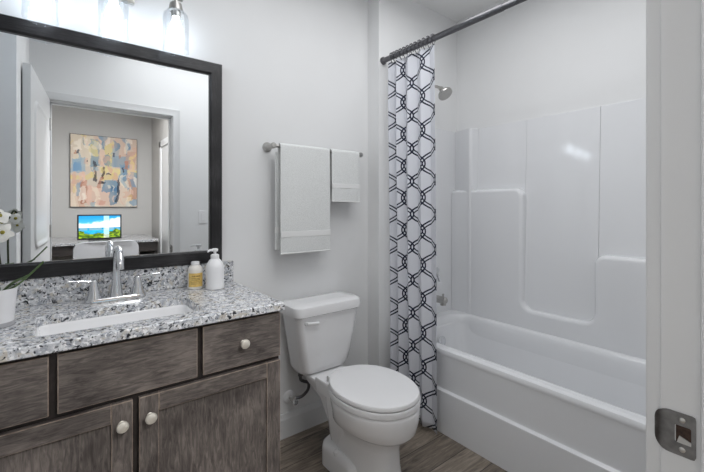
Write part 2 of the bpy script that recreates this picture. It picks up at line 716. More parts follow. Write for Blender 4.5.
def casing(bm, y, sgn):
    """casing around the opening, standing out from wall face y by sgn"""
    rev = 0.005
    prof = [(0.0, 0.0), (0.0, 0.017), (0.003, 0.021), (0.010, 0.021), (0.018, 0.016), (0.040, 0.017), (0.054, 0.020), (0.057, 0.018), (0.058, 0.0)]
    # each profile point offset outward (o) and out of wall (t)
    rings = []
    for (px, pz, ox, oz) in ((DX1 + rev, 0.0, 1, 0), (DX1 + rev, DZ + rev, 1, 1), (DX0 - rev, DZ + rev, -1, 1), (DX0 - rev, 0.0, -1, 0)):
        rings.append([Vector((px + ox * o, y + sgn * t, pz + oz * o)) for o, t in prof])
    loft(bm, rings)


b = BM()
casing(b, YD1, 1)
obj('bath_casing', b, M['trim'], tr)
b = BM()
casing(b, YD0, -1)
obj('hall_casing', b, M['trim'], tr)

# strike plate on the jamb
ZS = 0.907
b = BM()
# outline in (y, z): flat plate with a rounded lip that wraps past the jamb edge
outl = round_poly([(0.134, ZS - 0.034), (0.187, ZS - 0.034), (0.187, ZS + 0.034), (0.134, ZS + 0.034)], [0.004, 0.02, 0.02, 0.004])
hole = rrect(0.1395, 0.1600, ZS - 0.014, ZS + 0.014, 0.002, 0, k=3)
# plate as outline with a hole: bridge loops of equal count
N = 64
cy_, cz_ = 0.149, ZS


def ray_loop(poly, n=N, c=(cy_, cz_)):
    res = []
    for i in range(n):
        a = 2 * PI * i / n + 0.01
        d = Vector((math.cos(a), math.sin(a)))
        best = None
        m_ = len(poly)
        for q in range(m_):
            p, s = Vector(poly[q][:2]), Vector(poly[(q + 1) % m_][:2])
            e = s - p
            den = d.x * e.y - d.y * e.x
            if abs(den) < 1e-12:
                continue
            wv = p - Vector(c)
            t = (wv.x * e.y - wv.y * e.x) / den
            u_ = (wv.x * d.y - wv.y * d.x) / den
            if t > 0 and -1e-6 <= u_ <= 1 + 1e-6 and (best is None or t < best):
                best = t
        res.append(Vector(c) + d * best)
    return res


lo, li = ray_loop(outl), ray_loop([(p.x, p.y) for p in hole])


def plate_x(y):
    # the lip curls gently back over the jamb's rounded edge
    return DX1 - 0.0022 + max(0.0, y - 0.173) ** 2 * 30.0


loops = [[Vector((plate_x(p.x) + 0.0020, p.x, p.y)) for p in lo]]
for q in range(9):
    mid = [a_.lerp(b_, q / 8) for a_, b_ in zip(lo, li)]
    loops.append([Vector((plate_x(p.x), p.x, p.y)) for p in mid])
loops.append([Vector((plate_x(p.x) + 0.0020, p.x, p.y)) for p in li])
loft(b, loops, False, False)
sp_ = obj('strike_plate', b, M['strike'], tr)
tag(sp_, 'worn nickel strike plate')
b = box(BM(), DX1 - 0.0008, DX1 + 0.0005, 0.1395, 0.1585, ZS - 0.0135, ZS + 0.0135)
obj('latch_hole', b, M['hole'], sp_)
b = BM()
loft(b, [[Vector((DX1 - 0.0025, y, z)) for y, z in ((0.1395, ZS - 0.0135), (0.157, ZS - 0.0135), (0.154, ZS - 0.002), (0.1395, ZS - 0.008))],
         [Vector((DX1 - 0.0012, y, z)) for y, z in ((0.1395, ZS - 0.0135), (0.157, ZS - 0.0135), (0.154, ZS - 0.002), (0.1395, ZS - 0.008))]])
obj('latch_tongue', b, M['nickel'], sp_)
for s in (-1, 1):
    b = BM()
    lathe(b, (DX1 - 0.0022, 0.1505, ZS + s * 0.0235), (-1, 0, 0), [(0.0042, 0), (0.0042, 0.0006), (0.003, 0.0014), (0.0008, 0.0015)], 20)
    obj('screw', b, M['nickel'], sp_)

# bathroom door, swung open into the room along the left (only the mirror shows it)
ang = math.radians(95.0)
dr = thing('door_1', 'white panelled bathroom door standing open, seen in the mirror', 'door', (DX0, YD1 + 0.004, 0.0), kind='structure')
dd = Vector((math.cos(ang), math.sin(ang), 0))   # along the leaf
dn = Vector((dd.y, -dd.x, 0))                    # face towards the doorway
LW = 0.825


def lp(s, t, z):
    return Vector(dr.location) + dd * s + dn * t + Vector((0, 0, z))


def leafbox(bm, s0, s1, t0, t1, z0, z1, bev=0.0):
    b2 = box(BM(), s0, s1, t0, t1, z0, z1, bev)
    vs = {}
    for f in b2.faces:
        nv = []
        for v in f.verts:
            if v.index not in vs or True:
                key = (round(v.co.x, 6), round(v.co.y, 6), round(v.co.z, 6))
                if key not in vs:
                    vs[key] = bm.verts.new(lp(*v.co))
                nv.append(vs[key])
        bm.faces.new(nv)
    b2.free()


b = BM()
leafbox(b, 0.0, LW, -0.035, 0.0, 0.012, DZ + 0.006, 0.0015)
leaf = obj('leaf', b, M['trim'], dr)
for z0, z1 in ((1.02, 1.90), (0.24, 0.86)):
    b = BM()
    # moulded rectangular frame with rounded corners
    ins = [(0.0, 0.0), (0.008, 0.007), (0.020, 0.009), (0.032, 0.003), (0.045, 0.002)]
    rings = []
    for d_, h_ in ins:
        rings.append([lp(p.x, h_, p.y) for p in rrect(0.12 + d_, LW - 0.12 - d_, z0 + d_, z1 - d_, max(0.09 - d_, 0.02), 0)])
    loft(b, rings, False, True)
    obj('raised_panel', b, M['trim'], dr)
b = BM()
lathe(b, lp(LW - 0.06, -0.035, 0.92), -dn, [(0.032, 0), (0.032, 0.006), (0.012, 0.012), (0.011, 0.020), (0.024, 0.026), (0.026, 0.036), (0.020, 0.044), (0.002, 0.046)], 24)
obj('door_knob', b, M['nickel'], dr)
b = BM()
lathe(b, lp(LW - 0.06, 0.0, 0.92), dn, [(0.032, 0), (0.032, 0.005), (0.026, 0.009), (0.010, 0.010), (0.009, 0.015), (0.002, 0.016)], 24)
obj('door_rose', b, M['nickel'], dr)
for z in (0.25, 1.05, 1.83):
    b = BM()
    lathe(b, Vector((DX0 + 0.004, YD1 + 0.009, z)), (0, 0, 1), [(0.006, 0), (0.006, 0.09)], 12)
    obj('hinge', b, M['nickel'], dr)

# baseboards
BBP = [(0.0, 0.0), (0.015, 0.0), (0.015, 0.098), (0.012, 0.104), (0.009, 0.112), (0.007, 0.125), (0.004, 0.130), (0.0, 0.131)]


def baseboard(name, p0, p1, nrm, label):
    bm = BM()
    n = Vector(nrm)
    loft(bm, [[Vector(p) + n * t + Vector((0, 0, z)) for t, z in BBP] for p in (p0, p1)])
    struct(name, bm, M['trim'], label, 'baseboard')


baseboard('baseboard_back', (0.70, YW, 0), (XJ, YW, 0), (0, -1, 0), 'white baseboard along the wall behind the toilet')
baseboard('baseboard_jog', (XJ, YS, 0), (XJ, YW - 0.0155, 0), (-1, 0, 0), 'short white baseboard beside the shower curtain')
baseboard('baseboard_front', (0.90, YD1, 0), (1.68, YD1, 0), (0, 1, 0), 'white baseboard under the light switch')
baseboard('baseboard_left', (-0.153, 1.03, 0), (-0.153, 1.285, 0), (1, 0, 0), 'white baseboard behind the open door')

# light switch on the door wall
sw = thing('light_switch', 'white rocker light switch beside the doorway, seen in the mirror', 'light switch', (1.046, YD1, 1.18))
b = box(BM(), 1.010, 1.082, YD1, YD1 + 0.006, 1.122, 1.238, 0.002)
obj('switch_plate', b, M['plastic'], sw)
b = box(BM(), 1.030, 1.062, YD1 + 0.005, YD1 + 0.010, 1.147, 1.213, 0.002)
obj('rocker', b, M['plastic'], sw)

# no ceiling lamp bodies: unseen area lights are added to light both rooms

# ------------------------------------------------------------------ vanity cabinet
VX0, VX1 = -0.305, 0.694
VC = 0.19
YF = 1.340     # front plane of drawers and doors
CT = 0.900     # counter top
va = thing('vanity_cabinet', 'grey brown stained wood vanity cabinet under the granite counter', 'cabinet', ((VX0 + VX1) / 2, 1.60, 0))
b = BM()
for x0 in (VX0, VX1 - 0.018):
    b = box(BM(), x0, x0 + 0.018, YF + 0.04, YW - 0.002, 0.0, CT - 0.031, 0.001)
    obj('side_panel', b, M['wood_v'], va)
b = box(BM(), VX0 + 0.0185, VX1 - 0.0185, YF + 0.04, YW - 0.002, 0.10, 0.118)
obj('bottom_panel', b, M['wood_edge'], va)
b = box(BM(), VX0 + 0.0185, VX1 - 0.0185, YW - 0.008, YW - 0.002, 0.118, CT - 0.05)
obj('back_panel', b, M['wood_edge'], va)
b = box(BM(), VX0 + 0.0185, VX1 - 0.0185, YF + 0.075, YF + 0.09, 0.0, 0.099)
obj('toe_kick', b, M['toekick'], va)
b = box(BM(), VX0, VX1, YF + 0.0202, YF + 0.0395, 0.10, CT - 0.031, 0.001)
obj('face_frame', b, M['wood_edge'], va)


def worn_edges(o):
    """the stain is rubbed thin along the eased edges"""
    o.data.materials.append(M['wood_worn'])
    for p in o.data.polygons:
        if max(abs(c) for c in p.normal) < 0.995:
            p.material_index = 1
    return o


def slab_front(x0, x1, z0, z1, name, parent=va, m='wood_h'):
    bm = box(BM(), x0, x1, YF, YF + 0.0198, z0, z1, 0.003, 2)
    return worn_edges(obj(name, bm, M[m], parent))


def knob(x, z, parent):
    bm = BM()
    lathe(bm, (x, YF, z), (0, -1, 0), [(0.009, 0), (0.009, 0.002), (0.006, 0.004), (0.006, 0.013), (0.012, 0.016), (0.0165, 0.020), (0.0172, 0.024), (0.0155, 0.028), (0.010, 0.0305), (0.002, 0.031)], 28)
    return obj('knob', bm, M['knob'], parent)


DZ0, DZ1 = 0.689, 0.857
slab_front(0.001, 0.379, DZ0, DZ1, 'false_front')
dR = slab_front(0.397, VX1 - 0.003, DZ0, DZ1, 'drawer')
knob(0.539, 0.773, dR)
dL = slab_front(VX0 + 0.003, -0.017, DZ0, DZ1, 'drawer')
knob(-0.159, 0.773, dL)


def shaker_door(x0, x1, z0, z1, kx):
    sw_ = 0.057
    bm = box(BM(), x0 + sw_ - 0.004, x1 - sw_ + 0.004, YF + 0.010, YF + 0.0195, z0 + sw_ - 0.004, z1 - sw_ + 0.004)
    d = obj('door', bm, M['wood_v'], va)
    for xa in (x0, x1 - sw_):
        bm = box(BM(), xa, xa + sw_, YF, YF + 0.0198, z0, z1, 0.0025)
        worn_edges(obj('door_stile', bm, M['wood_v'], d))
    for za in (z0, z1 - sw_):
        bm = box(BM(), x0 + sw_, x1 - sw_, YF, YF + 0.0198, za, za + sw_, 0.002)
        worn_edges(obj('door_rail', bm, M['wood_h'], d))
    knob(kx, 0.609, d)


shaker_door(0.203, VX1 - 0.003, 0.125, 0.673, 0.233)
shaker_door(VX0 + 0.003, 0.186, 0.125, 0.673, 0.156)

# ------------------------------------------------------------------ counter, sink
CX0, CX1, CY0, CY1 = XL + 0.001, 0.697, 1.316, YW - 0.001
SX0, SX1, SY0, SY1 = -0.052, 0.420, 1.400, 1.655
ct = thing('countertop', 'speckled white and grey granite vanity countertop with low backsplash', 'countertop', (0.19, 1.6, CT - 0.03))
sc_ = ((SX0 + SX1) / 2, (SY0 + SY1) / 2)
inner = [(p.x, p.y) for p in rrect(SX0, SX1, SY0, SY1, 0.028, 0, 6)]


def outer_for(pt, e=0.0):
    d = Vector(pt) - Vector(sc_)
    best = 1e9
    for lim, cmp_, ax in ((CX0 + e, -1, 0), (CX1 - e, 1, 0), (CY0 + e, -1, 1), (CY1 - e, 1, 1)):
        if d[ax] * cmp_ > 1e-9:
            best = min(best, (lim - sc_[ax]) / d[ax])
    return Vector(sc_) + d * best


NI = 120
ic = []
for i in range(NI):
    a = 2 * PI * i / NI
    ic.append((sc_[0] + math.cos(a), sc_[1] + math.sin(a)))
corners = [Vector((x, y)) for x in (CX0, CX1) for y in (CY0, CY1)]
angs = sorted([2 * PI * i / NI for i in range(NI)] + [math.atan2(c.y - sc_[1], c.x - sc_[0]) % (2 * PI) for c in corners])


def loop_at(poly):
    res = []
    for a in angs:
        d = Vector((math.cos(a), math.sin(a)))
        best = None
        for q in range(len(poly)):
            p, s = Vector(poly[q]), Vector(poly[(q + 1) % len(poly)])
            e = s - p
            den = d.x * e.y - d.y * e.x
            if abs(den) < 1e-12:
                continue
            wv = p - Vector(sc_)
            t = (wv.x * e.y - wv.y * e.x) / den
            u_ = (wv.x * d.y - wv.y * d.x) / den
            if t > 0 and -1e-6 <= u_ <= 1 + 1e-6 and (best is None or t < best):
                best = t
        res.append(Vector(sc_) + d * best)
    return res


def rect_poly(e):
    return [(CX0 + e, CY0 + e), (CX1 - e, CY0 + e), (CX1 - e, CY1), (CX0 + e, CY1)]


inl = loop_at(inner)
inl2 = [Vector(sc_) + (p - Vector(sc_)) * 1.012 for p in inl]
o_full = loop_at(rect_poly(0.0))
o_in = loop_at(rect_poly(0.003))


def z_(loop, z):
    return [Vector((p.x, p.y, z)) for p in loop]


b = BM()
loft(b, [z_(inl, CT - 0.030), z_(o_in, CT - 0.030), z_(o_full, CT - 0.027), z_(o_full, CT - 0.003), z_(o_in, CT), z_(inl2, CT), z_(inl, CT - 0.003), z_(inl, CT - 0.030)], False, False)
obj('slab', b, M['granite'], ct)
b = box(BM(), CX0, CX1, YW - 0.021, YW - 0.001, CT + 0.0002, CT + 0.101, 0.002)
obj('backsplash', b, M['granite'], ct)

sk = thing('sink', 'white rectangular undermount sink set into the granite counter', 'sink', (sc_[0], sc_[1], CT - 0.17))
b = BM()
prof = [(0.020, CT - 0.0304), (-0.004, CT - 0.0304), (-0.008, CT - 0.04), (-0.016, CT - 0.12), (-0.035, CT - 0.143), (-0.08, CT - 0.15)]
rings = []
for e, z in prof:
    rings.append(rrect(SX0 - e, SX1 + e, SY0 - e, SY1 + e, max(0.028 + e * 0.3, 0.01), z))
rings2 = []
for e, z in reversed(prof):
    rings2.append(rrect(SX0 - e - 0.008, SX1 + e + 0.008, SY0 - e - 0.008, SY1 + e + 0.008, max(0.03 + e * 0.3, 0.01), z - 0.01))
loft(b, rings2 + rings, True, True)
obj('basin', b, M['porcelain'], sk)
b = BM()
lathe(b, (sc_[0], sc_[1], CT - 0.1505), (0, 0, 1), [(0.028, 0), (0.028, 0.003), (0.018, 0.004), (0.016, 0.002)], 24)
obj('drain', b, M['chrome'], sk)

# ------------------------------------------------------------------ faucet
FX, FY = 0.188, 1.765
fa = thing('faucet', 'polished chrome two handle faucet behind the sink', 'faucet', (FX, FY, CT))
b = BM()
outl = rrect(FX - 0.104, FX + 0.104, FY - 0.026, FY + 0.026, 0.0255, 0, 8)
loft(b, [[Vector((p.x, p.y, CT + 0.0002)) for p in outl], [Vector((p.x, p.y, CT + 0.012)) for p in outl],
         [Vector((FX + (p.x - FX) * 0.96, FY + (p.y - FY) * 0.86, CT + 0.018)) for p in outl]])
obj('base_plate', b, M['chrome'], fa)
b = BM()
path = smooth_path([(FX, FY, CT + 0.016), (FX, FY, CT + 0.06), (FX, FY, CT + 0.13), (FX, FY - 0.012, CT + 0.185), (FX, FY - 0.045, CT + 0.208), (FX, FY - 0.085, CT + 0.195), (FX, FY - 0.108, CT + 0.160), (FX, FY - 0.112, CT + 0.135)], 7)
rads = []
for i in range(len(path)):
    t = i / (len(path) - 1)
    rads.append(0.024 - 0.0105 * min(1, t / 0.28) if t < 0.28 else 0.0135)
tube(b, path, rads, 20)
obj('spout', b, M['chrome'], fa)
for s in (-1, 1):
    hx = FX + s * 0.074
    b = BM()
    lathe(b, (hx, FY, CT + 0.015), (0, 0, 1), [(0.026, 0), (0.025, 0.006), (0.019, 0.028), (0.014, 0.05), (0.012, 0.062), (0.0125, 0.067), (0.009, 0.073), (0.001, 0.075)], 24)
    h = obj('handle', b, M['chrome'], fa)
    b = BM()
    pts = [(hx - s * 0.010, FY, CT + 0.080), (hx + s * 0.02, FY - 0.002, CT + 0.083), (hx + s * 0.05, FY - 0.004, CT + 0.088), (hx + s * 0.082, FY - 0.006, CT + 0.090)]
    tube(b, smooth_path(pts, 4), [0.006] * 5 + [0.0055] * 4 + [0.005] * 4, 12)
    obj('lever', b, M['chrome'], h)

# ------------------------------------------------------------------ mirror
MX0, MX1, MZ0, MZ1 = -0.257, 0.637, 1.0035, 1.965
mi = thing('mirror', 'large wall mirror in a dark wood frame above the vanity', 'mirror', (0.19, YW - 0.015, MZ0))
FW = 0.058


def mitre(bm, side):
    y0, y1 = YW - 0.001, YW - 0.031
    pr = [(0.0, y0), (0.0, y1 + 0.003), (0.003, y1), (FW - 0.008, y1), (FW - 0.004, y1 + 0.005), (FW, y1 + 0.008), (FW, y0)]
    c = {'bl': (MX0, MZ0, 1, 1), 'br': (MX1, MZ0, -1, 1), 'tr': (MX1, MZ1, -1, -1), 'tl': (MX0, MZ1, 1, -1)}
    a_, b_ = {'top': ('tl', 'tr'), 'bottom': ('bl', 'br'), 'left': ('bl', 'tl'), 'right': ('br', 'tr')}[side]
    rings = []
    for k in (a_, b_):
        px, pz, sx, sz = c[k]
        rings.append([Vector((px + sx * o, y, pz + sz * o)) for o, y in pr])
    loft(bm, rings)


for s in ('top', 'bottom', 'left', 'right'):
    b = BM()
    mitre(b, s)
    obj('frame_rail' if s in ('top', 'bottom') else 'frame_stile', b, M['frame_h'] if s in ('top', 'bottom') else M['frame_v'], mi, angle=20)
b = box(BM(), MX0 + FW - 0.003, MX1 - FW + 0.003, YW - 0.014, YW - 0.002, MZ0 + FW - 0.003, MZ1 - FW + 0.003)
obj('glass', b, M['mirror'], mi, smooth=False)

# ------------------------------------------------------------------ vanity light
LY = 1.765
LZ = 1.945
vl = thing('vanity_light', 'three lamp nickel wall light with clear glass jars above the mirror', 'wall light', (VC, YW, 2.16))
b = box(BM(), VC - 0.075, VC + 0.075, YW - 0.022, YW - 0.001, 2.14, 2.26, 0.006)
obj('backplate', b, M['nickel'], vl)
b = BM()
tube(b, [(VC - 0.25, LY, 2.178), (VC + 0.245, LY, 2.178)], 0.009, 14)
tube(b, [(VC, YW - 0.02, 2.178), (VC, LY, 2.178)], 0.009, 14)
obj('crossbar', b, M['nickel'], vl)
for lx in (-0.046, 0.178, 0.408):
    b = BM()
    tube(b, [(lx, LY, 2.178), (lx, LY, 2.142)], 0.008, 12)
    obj('arm', b, M['nickel'], vl)
    b = BM()
    lathe(b, (lx, LY, 2.152), (0, 0, -1), [(0.010, -0.004), (0.024, 0.0), (0.028, 0.02), (0.030, 0.032), (0.020, 0.034), (0.018, 0.058), (0.003, 0.059)], 24)
    obj('socket_cup', b, M['nickel'], vl)
    b = BM()
    pr = [(0.029, 2.126), (0.036, 2.120), (0.048, 2.105), (0.0515, 2.09), (0.0525, 2.06), (0.0525, LZ + 0.008), (0.0535, LZ + 0.003), (0.0525, LZ), (0.0505, LZ + 0.003), (0.0500, LZ + 0.010), (0.0500, 2.06), (0.049, 2.09), (0.046, 2.103), (0.035, 2.117), (0.029, 2.123)]
    lathe(b, (lx, LY, 0), (0, 0, 1), pr, 40, False, False)
    obj('glass_jar', b, M['glass'], vl)
    b = BM()
    lathe(b, (lx, LY, 2.094), (0, 0, -1), [(0.012, 0), (0.014, 0.012), (0.022, 0.034), (0.028, 0.052), (0.029, 0.066), (0.025, 0.082), (0.014, 0.093), (0.001, 0.096)], 28)
    obj('bulb', b, M['bulb'], vl)

# ------------------------------------------------------------------ bottles on the counter
bo = thing('lotion_bottle', 'pearl white bottle with an amber label beside the pump bottle', 'bottle', (0.497, 1.795, CT))
bx, by = 0.497, 1.795
b = BM()
lathe(b, (bx, by, CT + 0.0003), (0, 0, 1), [(0.030, 0), (0.0325, 0.003), (0.0325, 0.082), (0.030, 0.094), (0.022, 0.104), (0.0165, 0.107), (0.0165, 0.109)], 36)
obj('bottle_body', b, M['lotion'], bo)
b = BM()
lathe(b, (bx, by, CT + 0.107), (0, 0, 1), [(0.0165, 0), (0.018, 0.001), (0.018, 0.013), (0.0165, 0.015), (0.001, 0.0152)], 28)
obj('cap', b, M['plastic'], bo)
b = BM()


def wrap(bm, r, a0, a1, z0, z1, cx, cy, n=16, th=0.0006):
    rr = []
    for i in range(n + 1):
        a = a0 + (a1 - a0) * i / n
        d = Vector((math.sin(a), -math.cos(a), 0))
        c = Vector((cx, cy, 0))
        rr.append([c + d * r + Vector((0, 0, z0)), c + d * (r + th) + Vector((0, 0, z0)), c + d * (r + th) + Vector((0, 0, z1)), c + d * r + Vector((0, 0, z1))])
    loft(bm, rr)


fa_ = -0.27   # direction of the camera as seen from the bottles
wrap(b, 0.0326, fa_ - 0.95, fa_ + 1.15, CT + 0.012, CT + 0.073, bx, by, 20)
lab = obj('label', b, M['label'], bo)
tag(lab, 'amber paper label')
b = BM()
random.seed(3)
for r_, z0, hh in ((0, 0.057, 0.005), (1, 0.048, 0.0025), (2, 0.042, 0.0025), (3, 0.034, 0.0016), (4, 0.029, 0.0016), (5, 0.024, 0.0016)):
    a = fa_ - 0.55 + (0.1 if r_ < 3 else 0)
    while a < fa_ + 0.6:
        wd = random.uniform(0.05, 0.14)
        wrap(b, 0.0332, a, a + wd, CT + z0, CT + z0 + hh, bx, by, 3, 0.0002)
        a += wd + random.uniform(0.03, 0.07)
obj('label_print', b, M['ink'], lab)

pb = thing('pump_bottle', 'taller white pump soap bottle at the right end of the backsplash', 'bottle', (0.566, 1.735, CT))
px, py = 0.566, 1.735
b = BM()
lathe(b, (px, py, CT + 0.0003), (0, 0, 1), [(0.036, 0), (0.0395, 0.003), (0.0395, 0.04), (0.0382, 0.044), (0.0395, 0.048), (0.0395, 0.072), (0.0385, 0.075), (0.0395, 0.078), (0.0395, 0.098), (0.036, 0.112), (0.026, 0.128), (0.0175, 0.137), (0.0165, 0.139)], 40)
obj('bottle_body', b, M['plastic'], pb)
b = BM()
lathe(b, (px, py, CT + 0.138), (0, 0, 1), [(0.0165, 0), (0.0185, 0.001), (0.0185, 0.015), (0.012, 0.019), (0.006, 0.020), (0.006, 0.030), (0.013, 0.031), (0.014, 0.040), (0.010, 0.044), (0.001, 0.045)], 28)
tube(b, [(px, py, CT + 0.175), (px - 0.025, py - 0.008, CT + 0.176), (px - 0.036, py - 0.012, CT + 0.170)], [0.006, 0.005, 0.004], 10)
obj('pump', b, M['plastic'], pb)

# ------------------------------------------------------------------ orchid
ox, oy = -0.148, 1.600
orc = thing('potted_orchid', 'white orchid in a white pot at the left end of the counter', 'plant', (ox, oy, CT))
b = BM()
lathe(b, (ox, oy, CT + 0.014), (0, 0, 1), [(0.042, 0), (0.043, 0.002), (0.050, 0.100), (0.050, 0.103), (0.047, 0.103), (0.045, 0.085)], 40)
obj('pot', b, M['pot'], orc)
b = BM()
lathe(b, (ox, oy, CT + 0.0003), (0, 0, 1), [(0.040, 0), (0.043, 0.002), (0.0435, 0.014), (0.041, 0.016)], 40)
obj('pot_base', b, M['pot_base'], orc)
b = BM()
lathe(b, (ox, oy, CT + 0.085), (0, 0, 1), [(0.044, 0), (0.042, 0.012), (0.030, 0.018), (0.010, 0.022), (0.001, 0.022)], 28)
obj('moss', b, M['moss'], orc)


def leaf_strip(bm, pts, width, th=0.003, roll=0.0):
    path = smooth_path(pts, 6)
    n = len(path)
    rings = []
    for i, p in enumerate(path):
        t = i / (n - 1)
        w_ = width * (math.sin(PI * min(1, t * 0.9 + 0.12)) ** 0.7)
        tg = (path[min(i + 1, n - 1)] - path[max(i - 1, 0)]).normalized()
        side = tg.cross(Vector((0, 0, 1)))
        side = side.normalized() if side.length > 1e-4 else Vector((1, 0, 0))
        up = side.cross(tg).normalized()
        rings.append([p - side * w_ + up * w_ * 0.35, p - up * th, p + side * w_ + up * w_ * 0.35, p + up * th])
    loft(bm, rings)


LEAVES = [
    [(ox + 0.01, oy - 0.01, CT + 0.10), (ox + 0.05, oy - 0.015, CT + 0.125), (ox + 0.085, oy - 0.02, CT + 0.16), (ox + 0.115, oy - 0.03, CT + 0.195)],
    [(ox + 0.01, oy + 0.01, CT + 0.10), (ox + 0.040, oy + 0.015, CT + 0.128), (ox + 0.075, oy + 0.02, CT + 0.148)],
    [(ox - 0.01, oy - 0.01, CT + 0.10), (ox - 0.01, oy - 0.05, CT + 0.125), (ox - 0.01, oy - 0.09, CT + 0.12)],
    [(ox + 0.0, oy + 0.02, CT + 0.10), (ox - 0.02, oy + 0.07, CT + 0.125), (ox - 0.05, oy + 0.11, CT + 0.13)],
    [(ox - 0.02, oy, CT + 0.10), (ox - 0.07, oy - 0.02, CT + 0.14), (ox - 0.11, oy - 0.04, CT + 0.13)],
]
for k, L in enumerate(LEAVES):
    b = BM()
    leaf_strip(b, L, 0.006 if k == 0 else (0.010 if k == 1 else 0.015))
    obj('leaf', b, M['leaf'], orc)
stem_pts = smooth_path([(ox - 0.01, oy, CT + 0.10), (ox - 0.012, oy, CT + 0.22), (ox - 0.008, oy - 0.002, CT + 0.31), (ox + 0.004, oy - 0.006, CT + 0.352), (ox + 0.016, oy - 0.012, CT + 0.345)], 6)
b = BM()
tube(b, stem_pts, 0.0035, 10)
obj('stem', b, M['stem'], orc)
stem2 = smooth_path([(ox - 0.03, oy + 0.01, CT + 0.10), (ox - 0.045, oy + 0.01, CT + 0.24), (ox - 0.05, oy + 0.005, CT + 0.33), (ox - 0.065, oy - 0.004, CT + 0.36)], 6)
b = BM()
tube(b, stem2, 0.0035, 10)
obj('stem', b, M['stem'], orc)


def flower(cx, cy, cz, size, face, spin):
    f = Vector(face).normalized()
    a, c = frame_axes(f)
    bm = BM()
    for k in range(5):
        an = spin + 2 * PI * k / 5
        d = a * math.cos(an) + c * math.sin(an)
        s = f.cross(d)
        wide = 0.52 if k in (1, 4) else 0.34
        rings = []
        for i in range(8):
            t = i / 7
            w_ = size * wide * math.sin(PI * (0.08 + 0.88 * t)) ** 0.75
            p = Vector((cx, cy, cz)) + d * size * t + f * (0.10 * size * math.sin(PI * t) - 0.12 * size * t)
            rings.append([p - s * w_ + f * size * 0.06, p + f * 0.001, p + s * w_ + f * size * 0.06, p - f * 0.001])
        loft(bm, rings)
    fl = obj('flower', bm, M['petal'], orc, angle=70)
    bm = BM()
    lathe(bm, Vector((cx, cy, cz)) - f * 0.002, f, [(0.004, 0), (0.006, 0.004), (0.005, 0.010), (0.001, 0.013)], 14)
    obj('flower_core', bm, M['petal_core'], fl)


flower(ox + 0.016, oy - 0.020, CT + 0.292, 0.031, (0.25, -0.95, 0.05), 0.3)
flower(ox + 0.010, oy - 0.016, CT + 0.342, 0.027, (0.1, -0.8, 0.5), 0.9)
flower(ox + 0.012, oy + 0.014, CT + 0.322, 0.024, (0.3, 0.9, 0.2), 0.2)
flower(ox - 0.055, oy - 0.022, CT + 0.345, 0.030, (0.0, -0.9, 0.2), 0.5)
flower(ox - 0.035, oy - 0.020, CT + 0.270, 0.030, (0.1, -0.95, -0.1), 1.2)

# ------------------------------------------------------------------ towel bar and towels
TBY, TBZ = YW - 0.072, 1.590
TX0, TX1 = 0.887, 1.470
tb = thing('towel_bar', 'brushed nickel towel bar on the wall above the toilet', 'towel bar', ((TX0 + TX1) / 2, YW, TBZ))
b = BM()
tube(b, [(TX0, TBY, TBZ), (TX1, TBY, TBZ)], 0.0085, 18)
obj('bar', b, M['nickel'], tb)
for x in (TX0, TX1):
    b = BM()
    lathe(b, (x, YW - 0.0005, TBZ), (0, -1, 0), [(0.026, 0), (0.026, 0.006), (0.020, 0.011), (0.013, 0.020), (0.0125, 0.055), (0.015, 0.066), (0.0155, 0.082), (0.012, 0.088), (0.001, 0.089)], 28)
    obj('bracket', b, M['nickel'], tb)


